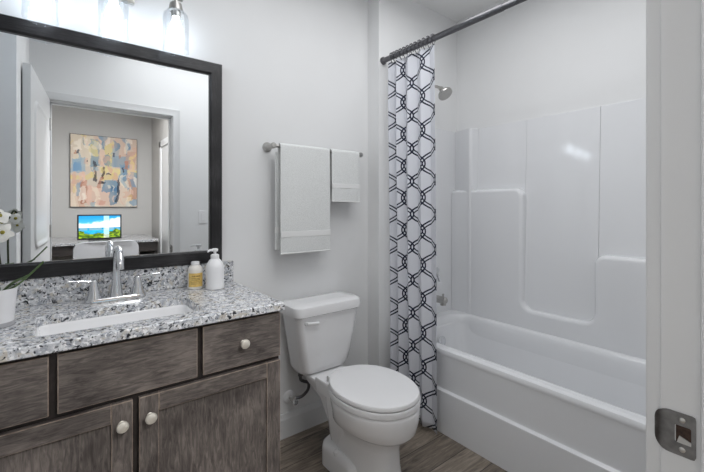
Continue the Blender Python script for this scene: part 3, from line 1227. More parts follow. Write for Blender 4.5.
def towel(name, x0, x1, zf, zb, label, dx, band_off, parent_label=None):
    """folded towel draped over the bar: front layer down to zf, back layer to zb"""
    root = thing(name, label, 'towel', ((x0 + x1) / 2, TBY, zf), group=None)
    th = 0.009
    prof = []   # centre line in (y, z)
    R_ = 0.0085 + th / 2 + 0.001
    prof.append((TBY - R_ - 0.004, zf))
    for t in (0.03, 0.25, 0.5, 0.75, 0.95):
        z = zf + (TBZ - zf) * t
        prof.append((TBY - R_ - 0.004 * (1 - t), z))
    for i in range(9):
        a = PI - PI * i / 8
        prof.append((TBY + R_ * math.cos(a), TBZ + R_ * math.sin(a)))
    for t in (0.05, 0.5, 0.97, 1.0):
        z = TBZ + (zb - TBZ) * t
        prof.append((TBY + R_ + 0.006 * t, z))

    def sheet(bm, xa, xb, off, thick, pts, wob=0.0012):
        nx = 18
        n = len(pts)
        front, back = [], []
        for i, (y, z) in enumerate(pts):
            p0 = Vector(pts[max(i - 1, 0)])
            p1 = Vector(pts[min(i + 1, n - 1)])
            tg = (p1 - p0).normalized()
            nr = Vector((-tg.y, tg.x))     # pointing away from the bar (front layer: -y)
            if i < 5 and nr.x > 0 or (i > n - 4 and nr.x < 0):
                nr = -nr
            rowf, rowb = [], []
            for k in range(nx + 1):
                s = k / nx
                x = xa + (xb - xa) * s
                wv = wob * math.sin(s * 9.0 + z * 7)
                e = thick / 2 * (0.25 + 0.75 * min(1, min(s, 1 - s) * 12))
                e *= 0.45 if i in (0, n - 1) else 1.0
                rowf.append(Vector((x, y + nr.x * (off + e) + wv, z + nr.y * (off + e))))
                rowb.append(Vector((x, y + nr.x * (off - e) + wv, z + nr.y * (off - e))))
            front.append(rowf)
            back.append(rowb)
        rings = [f + list(reversed(bk)) for f, bk in zip(front, back)]
        loft(bm, rings)

    bm = BM()
    sheet(bm, x0, x1, 0.0, th, prof)
    # the back layer hangs a little out of line with the front one
    zt = TBZ - 0.03
    box(bm, x0 - 0.014, x0 + 0.05, TBY + R_ + 0.002, TBY + R_ + 0.009, zb, zt, 0.003)
    obj('cloth', bm, M['towel'], root, angle=60)
    # woven bands near the hems
    for z0, side in ((zf + band_off, 0), (zb + band_off, 1)):
        hh = 0.030 if x1 - x0 > 0.25 else 0.026
        bm = BM()
        if side == 0:
            yb = TBY - R_ - 0.0033 - th / 2
            box(bm, x0 + 0.001, x1 - 0.001, yb - 0.0016, yb + 0.003, z0, z0 + hh, 0.0012)
        else:
            yb = TBY + R_ + 0.005 + th / 2
            box(bm, x0 - 0.0145, x1 - 0.001, TBY + R_ + 0.0012, yb + 0.001, z0, z0 + hh, 0.001)
        obj('woven_band', bm, M['towel_band'], root)
    bm = box(BM(), x0 + 0.0005, x1 - 0.0005, TBY - R_ - 0.004 - th * 0.55, TBY - R_ - 0.004 + th * 0.55, zf - 0.0005, zf + 0.006, 0.002)
    obj('hem', bm, M['towel_band'], root)
    return root


towel('bath_towel', 0.922, 1.236, 1.022, 1.045, 'long white bath towel hanging on the towel bar', 0, 0.088)
towel('hand_towel', 1.248, 1.456, 1.300, 1.310, 'short white hand towel on the towel bar nearest the curtain', 0, 0.080)

# ------------------------------------------------------------------ toilet
TC = 1.157
to = thing('toilet', 'white two piece toilet between the vanity and the shower curtain', 'toilet', (TC, 1.5, 0))


def egg(z, cy, a, bf, bb, ex=2.0, n=56, cx=TC):
    pts = []
    for i in range(n):
        t = 2 * PI * i / n
        s, c = math.sin(t), math.cos(t)
        xs = math.copysign(abs(s) ** (2 / ex), s) * a
        yc = -math.copysign(abs(c) ** (2 / ex), c) * (bf if c > 0 else bb)
        pts.append(Vector((cx + xs, cy + yc, z)))
    return pts


b = BM()
# pedestal and bowl, one loft
loft(b, [
    egg(0.0, 1.40, 0.112, 0.235, 0.17, 2.8),
    egg(0.012, 1.40, 0.114, 0.238, 0.17, 2.8),
    egg(0.05, 1.40, 0.106, 0.228, 0.17, 2.7),
    egg(0.13, 1.40, 0.098, 0.218, 0.17, 2.6),
    egg(0.20, 1.40, 0.098, 0.216, 0.17, 2.5),
    egg(0.240, 1.39, 0.106, 0.220, 0.18, 2.4),
    egg(0.262, 1.38, 0.122, 0.236, 0.18, 2.3),
    egg(0.278, 1.36, 0.148, 0.246, 0.18, 2.15),
    egg(0.296, 1.345, 0.168, 0.246, 0.18, 2.1),
    egg(0.330, 1.335, 0.178, 0.242, 0.18, 2.1),
    egg(0.365, 1.33, 0.184, 0.240, 0.20, 2.1),
    egg(0.385, 1.33, 0.186, 0.240, 0.20, 2.1),
    egg(0.395, 1.33, 0.183, 0.237, 0.197, 2.1),
    egg(0.399, 1.33, 0.175, 0.229, 0.19, 2.1),
])
# deck that carries the tank
loft(b, [rrect(TC - 0.080, TC + 0.080, 1.40, 1.60, 0.03, 0.20), rrect(TC - 0.088, TC + 0.088, 1.40, 1.66, 0.03, 0.29),
         rrect(TC - 0.100, TC + 0.100, 1.40, 1.78, 0.03, 0.345), rrect(TC - 0.108, TC + 0.108, 1.40, 1.80, 0.03, 0.366),
         rrect(TC - 0.108, TC + 0.108, 1.40, 1.80, 0.03, 0.376), rrect(TC - 0.103, TC + 0.103, 1.405, 1.795, 0.03, 0.381)])
# shoulder between the deck and the rim
loft(b, [rrect(TC - 0.108, TC + 0.108, 1.38, 1.665, 0.03, 0.33), rrect(TC - 0.112, TC + 0.112, 1.38, 1.665, 0.03, 0.388), rrect(TC - 0.106, TC + 0.106, 1.385, 1.66, 0.03, 0.397)])
# rear foot
loft(b, [rrect(TC - 0.124, TC + 0.124, 1.30, 1.605, 0.06, 0.0), rrect(TC - 0.124, TC + 0.124, 1.30, 1.605, 0.06, 0.075),
         rrect(TC - 0.119, TC + 0.119, 1.31, 1.60, 0.06, 0.100), rrect(TC - 0.100, TC + 0.100, 1.33, 1.585, 0.06, 0.118)])
# trapway swell
loft(b, [rrect(TC - 0.085, TC + 0.085, 1.42, 1.57, 0.05, 0.10), rrect(TC - 0.100, TC + 0.100, 1.40, 1.575, 0.06, 0.16),
         rrect(TC - 0.104, TC + 0.104, 1.37, 1.58, 0.06, 0.22), rrect(TC - 0.104, TC + 0.104, 1.35, 1.59, 0.05, 0.28), rrect(TC - 0.10, TC + 0.10, 1.36, 1.60, 0.04, 0.35)])
obj('bowl', b, M['porcelain'], to, angle=50)
for s in (-1, 1):
    b = BM()
    lathe(b, (TC + s * 0.110, 1.455, 0.104), (s * 0.35, 0, 1), [(0.016, -0.004), (0.016, 0.006), (0.012, 0.014), (0.002, 0.018)], 20)
    obj('bolt_cap', b, M['porcelain'], to)
# seat ring and lid
SYC = 1.327
b = BM()
so = [(0.4005, -0.002), (0.403, 0.002), (0.421, 0.003), (0.428, -0.001)]
sec = [egg(z, SYC, 0.186 + d, 0.236 + d, 0.225 + d, 2.1) for z, d in so]
sin_ = [egg(0.428, SYC - 0.015, 0.125, 0.17, 0.12, 2.1), egg(0.4005, SYC - 0.015, 0.125, 0.17, 0.12, 2.1)]
loft(b, sec + sin_ + [sec[0]], False, False)
obj('seat', b, M['plastic'], to)
b = BM()
loft(b, [egg(0.4315, SYC, 0.181, 0.231, 0.222, 2.1), egg(0.433, SYC, 0.185, 0.235, 0.226, 2.1), egg(0.444, SYC, 0.185, 0.235, 0.226, 2.1),
         egg(0.450, SYC, 0.181, 0.231, 0.222, 2.1), egg(0.454, SYC, 0.166, 0.214, 0.206, 2.1), egg(0.4565, SYC, 0.10, 0.14, 0.13, 2.1)])
obj('lid', b, M['plastic'], to)
for s in (-1, 1):
    b = BM()
    lathe(b, (TC + s * 0.075 - 0.018, 1.560, 0.418), (1, 0, 0), [(0.009, 0), (0.0115, 0.003), (0.0115, 0.033), (0.009, 0.036)], 18)
    box(b, TC + s * 0.075 - 0.014, TC + s * 0.075 + 0.014, 1.546, 1.575, 0.397, 0.418, 0.003)
    obj('hinge', b, M['plastic'], to)
# tank
b = BM()
TB, TF = 1.855, 1.662
loft(b, [rrect(TC - 0.125, TC + 0.125, 1.72, TB - 0.02, 0.05, 0.383), rrect(TC - 0.145, TC + 0.145, 1.70, TB - 0.008, 0.05, 0.390),
         rrect(TC - 0.157, TC + 0.157, 1.69, TB, 0.045, 0.415), rrect(TC - 0.180, TC + 0.180, 1.674, TB, 0.04, 0.56),
         rrect(TC - 0.203, TC + 0.203, TF + 0.004, TB, 0.038, 0.702)])
obj('tank', b, M['porcelain'], to)
b = BM()
loft(b, [rrect(TC - 0.206, TC + 0.206, TF, TB + 0.002, 0.038, 0.7025), rrect(TC - 0.215, TC + 0.215, TF - 0.010, TB + 0.006, 0.042, 0.708),
         rrect(TC - 0.217, TC + 0.217, TF - 0.012, TB + 0.007, 0.044, 0.735), rrect(TC - 0.212, TC + 0.212, TF - 0.007, TB + 0.004, 0.044, 0.754),
         rrect(TC - 0.197, TC + 0.197, TF + 0.008, TB - 0.008, 0.04, 0.763), rrect(TC - 0.14, TC + 0.14, TF + 0.05, TB - 0.05, 0.03, 0.766)])
obj('tank_lid', b, M['porcelain'], to)
b = BM()
LXv = TC - 0.150
lathe(b, (LXv, TF + 0.014, 0.672), (0, -1, 0), [(0.012, 0), (0.012, 0.014), (0.010, 0.018), (0.001, 0.019)], 18)
tube(b, [(LXv, TF - 0.004, 0.672), (LXv + 0.03, TF - 0.008, 0.671), (LXv + 0.066, TF - 0.010, 0.668)], [0.009, 0.008, 0.0085], 12)
obj('flush_lever', b, M['plastic'], to)

# water supply
VXs, VZs = 1.018, 0.214
ws = thing('supply_valve', 'chrome shutoff valve and braided hose under the toilet tank', 'water valve', (VXs, YW, VZs))
b = BM()
lathe(b, (VXs, YW - 0.0005, VZs), (0, -1, 0), [(0.036, 0), (0.036, 0.003), (0.030, 0.009), (0.012, 0.013)], 28)
e_ = obj('escutcheon', b, M['plastic'], ws)
b = BM()
lathe(b, (VXs, YW - 0.010, VZs), (0, -1, 0), [(0.008, 0), (0.008, 0.020), (0.012, 0.022), (0.012, 0.052), (0.009, 0.054), (0.007, 0.064)], 18)
tube(b, [(VXs, YW - 0.047, VZs), (VXs + 0.022, YW - 0.047, VZs + 0.006)], 0.008, 12)
obj('valve_body', b, M['nickel'], ws)
b = BM()
lathe(b, (VXs, YW - 0.070, VZs), (0, -1, 0), [(0.010, 0), (0.015, 0.002), (0.015, 0.009), (0.009, 0.012)], 12)
obj('handle', b, M['chrome'], ws)
b = BM()
tube(b, smooth_path([(VXs + 0.018, YW - 0.047, VZs + 0.005), (VXs + 0.050, YW - 0.060, VZs + 0.012), (VXs + 0.078, YW - 0.075, VZs + 0.045), (VXs + 0.072, YW - 0.090, VZs + 0.090), (VXs + 0.038, YW - 0.098, VZs + 0.112), (VXs + 0.018, YW - 0.100, VZs + 0.128), (VXs + 0.016, YW - 0.100, VZs + 0.166)], 6), 0.0085, 12)
obj('hose', b, M['dark_nickel'], ws)
b = BM()
lathe(b, (VXs + 0.016, YW - 0.100, VZs + 0.145), (0, 0, 1), [(0.009, 0), (0.014, 0.003), (0.014, 0.014), (0.010, 0.019)], 8)
obj('coupling', b, M['dark_nickel'], ws)

# ------------------------------------------------------------------ bathtub
tu = thing('bathtub', 'white bathtub with a stepped apron and rounded rim', 'bathtub', (2.04, 0.98, 0))
TY0, TY1 = YD1 + 0.002, YS - 0.002
AP = [(1.705, 0.0), (1.705, 0.229), (1.7065, 0.236), (1.711, 0.2395), (1.719, 0.241), (1.723, 0.244), (1.7245, 0.252), (1.726, 0.425), (1.722, 0.434), (1.7215, 0.448), (1.727, 0.460), (1.738, 0.4655), (1.748, 0.467)]
b = BM()
rings = []
for y in (TY0, 0.7, 1.2, TY1):
    rings.append([Vector((x, y, z)) for x, z in AP] + [Vector((1.80, y, 0.40)), Vector((1.80, y, 0.0))])
loft(b, rings)
obj('apron', b, M['acrylic'], tu, angle=30)
# deck with basin
RX0, RX1 = 1.745, XR - 0.002
HX0_, HX1_, HY0_, HY1_ = 1.788, 2.276, 0.30, 1.655
cxy = ((HX0_ + HX1_) / 2, (HY0_ + HY1_) / 2)


def ring_rect(x0, x1, y0, y1, n=100):
    cs = [Vector((x, y)) for x in (RX0, RX1) for y in (TY0, TY1)]
    an = sorted([2 * PI * i / n for i in range(n)] + [math.atan2(c.y - cxy[1], c.x - cxy[0]) % (2 * PI) for c in cs])
    return an


TA = ring_rect(0, 0, 0, 0)


def cast(poly):
    res = []
    for a in TA:
        d = Vector((math.cos(a), math.sin(a)))
        best = None
        for q in range(len(poly)):
            p, s = Vector(poly[q][:2]), Vector(poly[(q + 1) % len(poly)][:2])
            e = s - p
            den = d.x * e.y - d.y * e.x
            if abs(den) < 1e-12:
                continue
            wv = p - Vector(cxy)
            t = (wv.x * e.y - wv.y * e.x) / den
            u_ = (wv.x * d.y - wv.y * d.x) / den
            if t > 0 and -1e-6 <= u_ <= 1 + 1e-6 and (best is None or t < best):
                best = t
        res.append(Vector(cxy) + d * best)
    return res


def rr2(e, r):
    return [(p.x, p.y) for p in rrect(HX0_ + e, HX1_ - e, HY0_ + e, HY1_ - e, r, 0, 8)]


lo = cast([(RX0, TY0), (RX1, TY0), (RX1, TY1), (RX0, TY1)])
b = BM()
loft(b, [z_(lo, 0.30), z_(lo, 0.4672), z_(cast(rr2(-0.012, 0.11)), 0.4672), z_(cast(rr2(0.0, 0.10)), 0.463), z_(cast(rr2(0.008, 0.10)), 0.452), z_(cast(rr2(0.035, 0.12)), 0.28),
         z_(cast(rr2(0.055, 0.12)), 0.17), z_(cast(rr2(0.09, 0.11)), 0.125), z_(cast(rr2(0.15, 0.08)), 0.112)], False, True)
obj('basin', b, M['acrylic'], tu, angle=40)
b = BM()
lathe(b, (2.02, 1.615, 0.375), (0, -1, 0.12), [(0.036, 0), (0.036, 0.006), (0.026, 0.012), (0.004, 0.014)], 28)
obj('overflow_plate', b, M['chrome'], tu)

# ------------------------------------------------------------------ shower surround
su = thing('shower_surround', 'white moulded tub surround panels with stepped shelves', 'shower surround', (XR, 0.98, 0.468))
ZT = 1.83
XB = 2.368
YE = YS - 0.018
for y0, y1 in ((0.8034, 1.2196), (1.2204, YE + 0.016), (TY0, 0.8026)):
    b = box(BM(), XB, XR - 0.001, y0, y1, 0.468, ZT, 0.0025)
    for v in b.verts:          # the panels lean back a little towards the top
        if v.co.x < XR - 0.008:
            v.co.x += (v.co.z - 1.60) * 0.037
    obj('back_panel', b, M['acrylic'], su)
b = box(BM(), 1.70, XB, YE, YS - 0.001, 0.468, ZT, 0.004)
obj('end_panel', b, M['acrylic'], su)
# rounded corner cove
b = BM()
col = round_poly([(XB + 0.004, 1.570), (2.290, 1.580), (2.343, YE + 0.001), (XB + 0.004, YE + 0.001)], [0, 0.022, 0, 0], 6)
loft(b, [[Vector((p.x, p.y, z)) for p in col] for z in (0.469, ZT - 0.003)])
obj('corner_column', b, M['acrylic'], su, angle=50)
# moulded shelf body with a U shaped well
XF = 2.300
shape = [(TY0 + 0.001, 0.4685), (YE - 0.002, 0.4685), (YE - 0.002, 1.392), (1.212, 1.392), (1.212, 0.632), (0.812, 0.632), (0.812, 1.012), (TY0 + 0.001, 1.012)]
poly = round_poly(shape, [0, 0, 0, 0.055, 0.06, 0.06, 0.055, 0], 8)
b = BM()
e1, e2 = 0.006, 0.020


def inset(poly, d):
    n = len(poly)
    out = []
    for i in range(n):
        p = Vector(poly[i])
        a = (p - Vector(poly[i - 1]))
        c = (Vector(poly[(i + 1) % n]) - p)
        if a.length < 1e-9:
            a = c
        if c.length < 1e-9:
            c = a
        na = Vector((-a.y, a.x)).normalized()
        nc = Vector((-c.y, c.x)).normalized()
        m_ = (na + nc)
        m_ = m_ / max(m_.length_squared / 2.0, 0.4)
        out.append(p + m_ * d)
    return out


# keep outer borders put, only round over the free top edges
rings = []
for d_, x in ((0.0, XB - 0.0005), (0.0, XF + 0.026), (0.004, XF + 0.012), (0.012, XF + 0.004), (0.026, XF)):
    ip = inset(poly, d_)
    ring = []
    for q, p in zip(poly, ip):
        y_, zz = p.x, p.y
        if abs(q[0] - shape[0][0]) < 1e-6 or abs(q[0] - shape[1][0]) < 1e-6:
            y_ = q[0]
        if abs(q[1] - 0.4685) < 1e-6:
            zz = q[1]
        ring.append(Vector((x, y_, zz)))
    rings.append(ring)
loft(b, rings, True, True)
obj('moulded_shelf', b, M['acrylic'], su, angle=35)
# low ledge at the foot of the surround, wrapping the corner
b = BM()
lcx, lcy, lr = 2.158, 1.550, 0.139
XO, YO = XF - 0.0003, YE - 0.0005
path = [(Vector((XF - 0.003, TY0 + 0.002)), Vector((1, 0))), (Vector((XF - 0.003, 0.9)), Vector((1, 0)))]
for i in range(15):
    a = PI / 2 * i / 14
    d = Vector((math.cos(a), math.sin(a)))
    path.append((Vector((lcx, lcy)) + d * lr, d))
path.append((Vector((1.80, lcy + lr)), Vector((0, 1))))
rings = []
for p, d in path:
    c = p - d * lr
    t = min((XO - c.x) / d.x if d.x > 1e-6 else 9, (YO - c.y) / d.y if d.y > 1e-6 else 9)
    q = c + d * t
    ring = []
    for o_, z in ((-0.040, 0.360), (-0.0365, 0.430), (-0.033, 0.470), (-0.026, 0.494), (-0.018, 0.505), (-0.009, 0.5105), (0.001, 0.512)):
        ring.append(Vector((p.x + d.x * o_, p.y + d.y * o_, z)))
    ring.append(Vector((q.x, q.y, 0.5135)))
    ring.append(Vector((q.x, q.y, 0.360)))
    rings.append(ring)
loft(b, rings)
obj('back_ledge', b, M['acrylic'], tu, angle=40)

# ------------------------------------------------------------------ shower fittings
sh = thing('showerhead', 'chrome shower head on a bent arm above the tub', 'shower head', (2.02, YS, 2.09))
b = BM()
lathe(b, (2.02, YS - 0.0005, 2.09), (0, -1, 0), [(0.030, 0), (0.030, 0.003), (0.022, 0.010), (0.010, 0.012)], 24)
obj('flange', b, M['nickel'], sh)
b = BM()
tube(b, smooth_path([(2.02, YS - 0.008, 2.09), (2.02, YS - 0.07, 2.094), (2.02, YS - 0.11, 2.082), (2.02, YS - 0.145, 2.062)], 5), 0.0095, 14)
obj('arm', b, M['nickel'], sh)
b = BM()
lathe(b, (2.02, YS - 0.142, 2.066), (0, -0.62, -0.78), [(0.012, 0), (0.016, 0.006), (0.016, 0.018), (0.012, 0.022), (0.024, 0.034), (0.044, 0.050), (0.050, 0.062), (0.048, 0.071), (0.040, 0.073)], 32)
obj('spray_head', b, M['nickel'], sh)
b = BM()
tsp = thing('tub_spout', 'brushed nickel tub spout under the shower valve', 'tub spout', (2.06, YE, 0.64))
lathe(b, (2.06, YE - 0.0005, 0.64), (0, -1, 0), [(0.030, 0), (0.030, 0.010), (0.026, 0.016), (0.025, 0.06), (0.024, 0.11), (0.022, 0.135), (0.015, 0.142), (0.002, 0.143)], 26)
lathe(b, (2.06, YE - 0.115, 0.640), (0, 0, -1), [(0.020, 0), (0.020, 0.034), (0.015, 0.035)], 20)
obj('spout_body', b, M['nickel'], tsp)
b = BM()
lathe(b, (2.06, YE - 0.115, 0.663), (0, 0, 1), [(0.005, 0), (0.005, 0.012), (0.008, 0.014), (0.006, 0.020)], 14)
obj('diverter', b, M['nickel'], tsp)
va2 = thing('shower_valve', 'chrome round shower valve with a lever above the tub spout', 'shower valve', (2.03, YE, 0.84))
b = BM()
lathe(b, (2.03, YE - 0.0005, 0.84), (0, -1, 0), [(0.085, 0), (0.085, 0.003), (0.070, 0.010), (0.040, 0.014), (0.028, 0.018), (0.026, 0.045), (0.020, 0.050)], 36)
obj('valve_plate', b, M['chrome'], va2)
b = BM()
lathe(b, (2.03, YE - 0.048, 0.84), (0, -1, 0), [(0.022, 0), (0.024, 0.006), (0.022, 0.040), (0.014, 0.046)], 24)
tube(b, [(2.03, YE - 0.075, 0.84), (2.04, YE - 0.085, 0.80), (2.045, YE - 0.095, 0.765)], [0.011, 0.009, 0.008], 12)
obj('lever_handle', b, M['chrome'], va2)

# ------------------------------------------------------------------ curtain rod, rings, curtain
RXc, RZ = 1.630, 2.195
rod = thing('curtain_rod', 'dark steel shower curtain rod across the tub', 'curtain rod', (RXc, 1.0, RZ))
b = BM()
tube(b, [(RXc, YS - 0.006, RZ), (RXc, 0.95, RZ)], 0.0165, 20)
obj('outer_tube', b, M['dark_nickel'], rod)
b = BM()
tube(b, [(RXc, 0.97, RZ), (RXc, YD1 + 0.006, RZ)], 0.0145, 20)
obj('inner_tube', b, M['dark_nickel'], rod)
for y, s in ((YS, -1), (YD1, 1)):
    b = BM()
    lathe(b, (RXc, y + s * 0.0005, RZ), (0, s, 0), [(0.024, 0), (0.024, 0.010), (0.018, 0.018), (0.015, 0.022)], 24)
    obj('end_cap', b, M['dark_nickel'], rod)

CYa, CYb = 1.705, 1.352       # far and near edges of the gathered curtain
NP = 4.0                      # pleats
NC = 220


def curtain_xy(s, z):
    """s: 0 at the far edge .. 1 at the near edge"""
    k = s ** 1.15
    y = CYa + (CYb - CYa) * k
    ph = 2 * PI * NP * s
    amp = 0.021 * (0.75 + 0.25 * math.sin(3 * s + 1))
    top = min(1.0, (2.17 - z) / 0.3)
    amp *= 0.75 + 0.25 * top
    x = RXc + 0.006 + amp * math.cos(ph + PI) + 0.012 * (1 - z / 2.2) * 1.6 + 0.004 * math.sin(z * 2.0 + s * 5)
    y += 0.010 * math.sin(2 * ph) * 0.6 - 0.010 * (1 - z / 2.2) * s
    return Vector((x, y, z))


zs = [2.165 - (2.165 - 0.025) * i / 60 for i in range(61)]
arc = [0.0]
for i in range(1, NC + 1):
    arc.append(arc[-1] + (curtain_xy(i / NC, 1.0) - curtain_xy((i - 1) / NC, 1.0)).length)
b = BM()
uvl = b.loops.layers.uv.new('cloth')
uvs = {}
grid = []
for j, z in enumerate(zs):
    row = []
    for i in range(NC + 1):
        v = b.verts.new(curtain_xy(i / NC, z))
        uvs[v] = (arc[i] - arc[-1] + 0.158, z + 0.02)
        row.append(v)
    grid.append(row)
faces = []
for j in range(len(zs) - 1):
    for i in range(NC):
        f = b.faces.new((grid[j][i], grid[j][i + 1], grid[j + 1][i + 1], grid[j + 1][i]))
        for lp_ in f.loops:
            lp_[uvl].uv = uvs[lp_.vert]
cu = obj('shower_curtain', b, M['curtain'], None, (RXc, 1.56, 0.03), angle=180, wn=False)
tag(cu, 'white shower curtain with navy lattice print gathered at the wall end', 'shower curtain')
so_ = cu.modifiers.new('thickness', 'SOLIDIFY')
so_.thickness = 0.0012

NR = 12
ring0 = None
ys_r = [CYa - 0.02 + (CYb - CYa + 0.03) * (i / (NR - 1)) ** 1.1 for i in range(NR)]
for i, y in enumerate(ys_r):
    if ring0 is None:
        b = BM()
        pts = []
        for k in range(23):
            a = math.radians(-60 + 300 * k / 22)
            pts.append((RXc + 0.0215 * math.cos(a), y, RZ + 0.002 + 0.0215 * math.sin(a)))
        pts.append((RXc - 0.004, y, RZ - 0.030))
        pts.append((RXc + 0.004, y, RZ - 0.038))
        tube(b, pts, 0.0022, 8)
        for k in range(4):
            an = math.radians(50 + 28 * k)
            c = Vector((RXc + 0.0215 * math.cos(an), y, RZ + 0.002 + 0.0215 * math.sin(an)))
            bmesh.ops.create_uvsphere(b, u_segments=10, v_segments=8, radius=0.0048, matrix=Matrix.Translation(c))
        ring0 = obj('curtain_ring', b, M['dark_nickel'], None, (RXc, y, RZ))
        r_ = ring0
    else:
        r_ = dup(ring0)
        r_.location = (RXc, y, RZ)
    tag(r_, 'dark metal roller ring holding the shower curtain on its rod', 'curtain ring', 'curtain rings on the rod')

# ------------------------------------------------------------------ hall: desk, monitor, painting, chair (seen in the mirror)
DKZ = 0.850
DKF = HY + 1.15
de = thing('desk', 'built in dark wood desk with a speckled stone top, seen in the mirror', 'desk', (0.3, HY + 0.3, 0))
b = box(BM(), HX0 + 0.004, 1.06, HY + 0.004, DKF, DKZ - 0.03, DKZ, 0.003)
obj('desk_top', b, M['granite_dark'], de)
b = box(BM(), HX0 + 0.004, 1.05, DKF - 0.05, DKF - 0.03, DKZ - 0.15, DKZ - 0.031, 0.002)
obj('apron', b, M['desk_wood'], de)
for x0 in (HX0 + 0.004, 1.01):
    b = box(BM(), x0, x0 + 0.04, HY + 0.01, DKF - 0.051, 0.0, DKZ - 0.031, 0.002)
    obj('side_panel', b, M['desk_wood'], de)


def paint_grid(bm, o, ux, uy, nx, ny, fn):
    cl = bm.loops.layers.float_color.new('paint')
    g = [[bm.verts.new(Vector(o) + Vector(ux) * (i / nx) + Vector(uy) * (j / ny)) for i in range(nx + 1)] for j in range(ny + 1)]
    for j in range(ny):
        for i in range(nx):
            f = bm.faces.new((g[j][i], g[j][i + 1], g[j + 1][i + 1], g[j + 1][i]))
            c = fn((i + 0.5) / nx, (j + 0.5) / ny)
            for l in f.loops:
                l[cl] = (c[0], c[1], c[2], 1.0)


rs2 = np.random.RandomState(11)
SN = 90
ns = rs2.rand(24, 24)


def vn(x, y, s):
    x, y = x * s, y * s
    i, j = int(x), int(y)
    fx, fy = x - i, y - j
    fx, fy = fx * fx * (3 - 2 * fx), fy * fy * (3 - 2 * fy)
    g = lambda a, c: ns[a % 24, c % 24]
    return (g(i, j) * (1 - fx) + g(i + 1, j) * fx) * (1 - fy) + (g(i, j + 1) * (1 - fx) + g(i + 1, j + 1) * fx) * fy


rs = np.random.RandomState(5)
PN = 110
art = np.zeros((PN, PN, 3))
art[:] = (206, 192, 176)


def dab(x0, x1, y0, y1, c, al=0.85, rag=0.02):
    """rough paint patch; picture seen from the front, y from the bottom"""
    for j in range(PN):
        for i in range(PN):
            u_, v_ = (i + 0.5) / PN, (j + 0.5) / PN
            rx = 3.2 * rag * (vn(u_ + x0, v_ + y0, 7) - 0.5) + 1.8 * rag * (vn(u_ + y1, v_ + x1, 20) - 0.5)
            ry = 3.2 * rag * (vn(v_ + x1, u_ + y0, 7) - 0.5) + 1.8 * rag * (vn(v_ + y1, u_ + x0, 20) - 0.5)
            if x0 + rx < u_ < x1 + rx and y0 + ry < v_ < y1 + ry:
                k = al * (0.45 + 0.55 * vn(u_ * 1.0 + x0, v_ * 0.35 + y0, 16))
                art[j, i] = art[j, i] * (1 - k) + np.array(c) * k


for a_ in (
    (0.0, 0.35, 0.55, 1.0, (222, 208, 186)), (0.35, 0.7, 0.6, 1.0, (214, 186, 168)), (0.65, 1.0, 0.55, 1.0, (205, 175, 158)),
    (0.0, 0.22, 0.48, 0.68, (138, 168, 192)), (0.02, 0.14, 0.5, 0.62, (110, 150, 185)), (0.3, 0.40, 0.55, 0.97, (112, 140, 158)),
    (0.42, 0.5, 0.6, 0.95, (226, 196, 172)), (0.52, 0.62, 0.55, 0.9, (216, 202, 128)), (0.6, 0.9, 0.58, 0.75, (120, 150, 172)), (0.62, 0.72, 0.7, 0.86, (150, 168, 180)),
    (0.82, 1.0, 0.62, 0.8, (196, 160, 142)), (0.0, 0.4, 0.38, 0.46, (222, 200, 128)), (0.4, 1.0, 0.48, 0.55, (226, 208, 138)), (0.42, 0.72, 0.40, 0.48, (220, 196, 120)),
    (0.33, 0.37, 0.35, 0.65, (36, 36, 44)), (0.40, 0.52, 0.30, 0.34, (40, 36, 40)), (0.43, 0.47, 0.36, 0.56, (44, 36, 40)), (0.5, 0.60, 0.44, 0.47, (50, 40, 42)),
    (0.0, 0.22, 0.0, 0.36, (206, 168, 146)), (0.14, 0.24, 0.05, 0.36, (170, 112, 92)), (0.22, 0.58, 0.02, 0.30, (222, 178, 160)), (0.05, 0.13, 0.02, 0.3, (224, 204, 184)),
    (0.48, 0.70, 0.2, 0.40, (88, 128, 160)), (0.58, 0.70, 0.02, 0.3, (76, 116, 150)), (0.68, 0.72, 0.05, 0.4, (32, 40, 56)), (0.72, 0.86, 0.02, 0.36, (222, 198, 178)),
    (0.86, 1.0, 0.1, 0.42, (176, 128, 108)), (0.9, 1.0, 0.3, 0.52, (122, 150, 176)), (0.86, 0.94, 0.05, 0.18, (214, 178, 120)), (0.3, 0.5, 0.03, 0.08, (196, 130, 112)),
):
    dab(*a_)
pal = [(232, 220, 200), (212, 170, 150), (120, 152, 180), (226, 206, 140), (186, 124, 102), (150, 172, 186), (236, 226, 212), (60, 62, 74), (96, 130, 158), (224, 186, 166)]
for q in range(90):
    x0, y0 = rs.uniform(-0.05, 0.95), rs.uniform(-0.05, 0.95)
    wd, ht = rs.uniform(0.015, 0.10), rs.uniform(0.03, 0.20)
    k = rs.randint(len(pal))
    if k == 7:
        wd, ht = wd * 0.35, ht * 0.4
    dab(x0, x0 + wd, y0, y0 + ht, pal[k], 0.8, 0.03)
art_l = np.vectorize(lambda c: c / 12.92 if c <= 0.04045 else ((c + 0.055) / 1.055) ** 2.4)(art / 255.0)

pa = thing('wall_painting', 'square abstract canvas in blue, cream and rust above the desk', 'painting', (0.56, HY, 1.3))
PX0, PX1, PZ0, PZ1 = 0.145, 0.970, 1.268, 2.30
b = box(BM(), PX0, PX1, HY + 0.001, HY + 0.030, PZ0, PZ1, 0.002)
obj('wood_edging', b, M['desk_wood'], pa)
b = BM()
# seen through the mirror: u runs with +x so that the reflection reads as in the photograph
paint_grid(b, (PX0 + 0.006, HY + 0.0315, PZ0 + 0.006), (PX1 - PX0 - 0.012, 0, 0), (0, 0, PZ1 - PZ0 - 0.012), PN, PN, lambda u_, v_: art_l[min(PN - 1, int(v_ * PN)), min(PN - 1, int(u_ * PN))])
cv = obj('canvas', b, M['canvas'], pa, smooth=False)

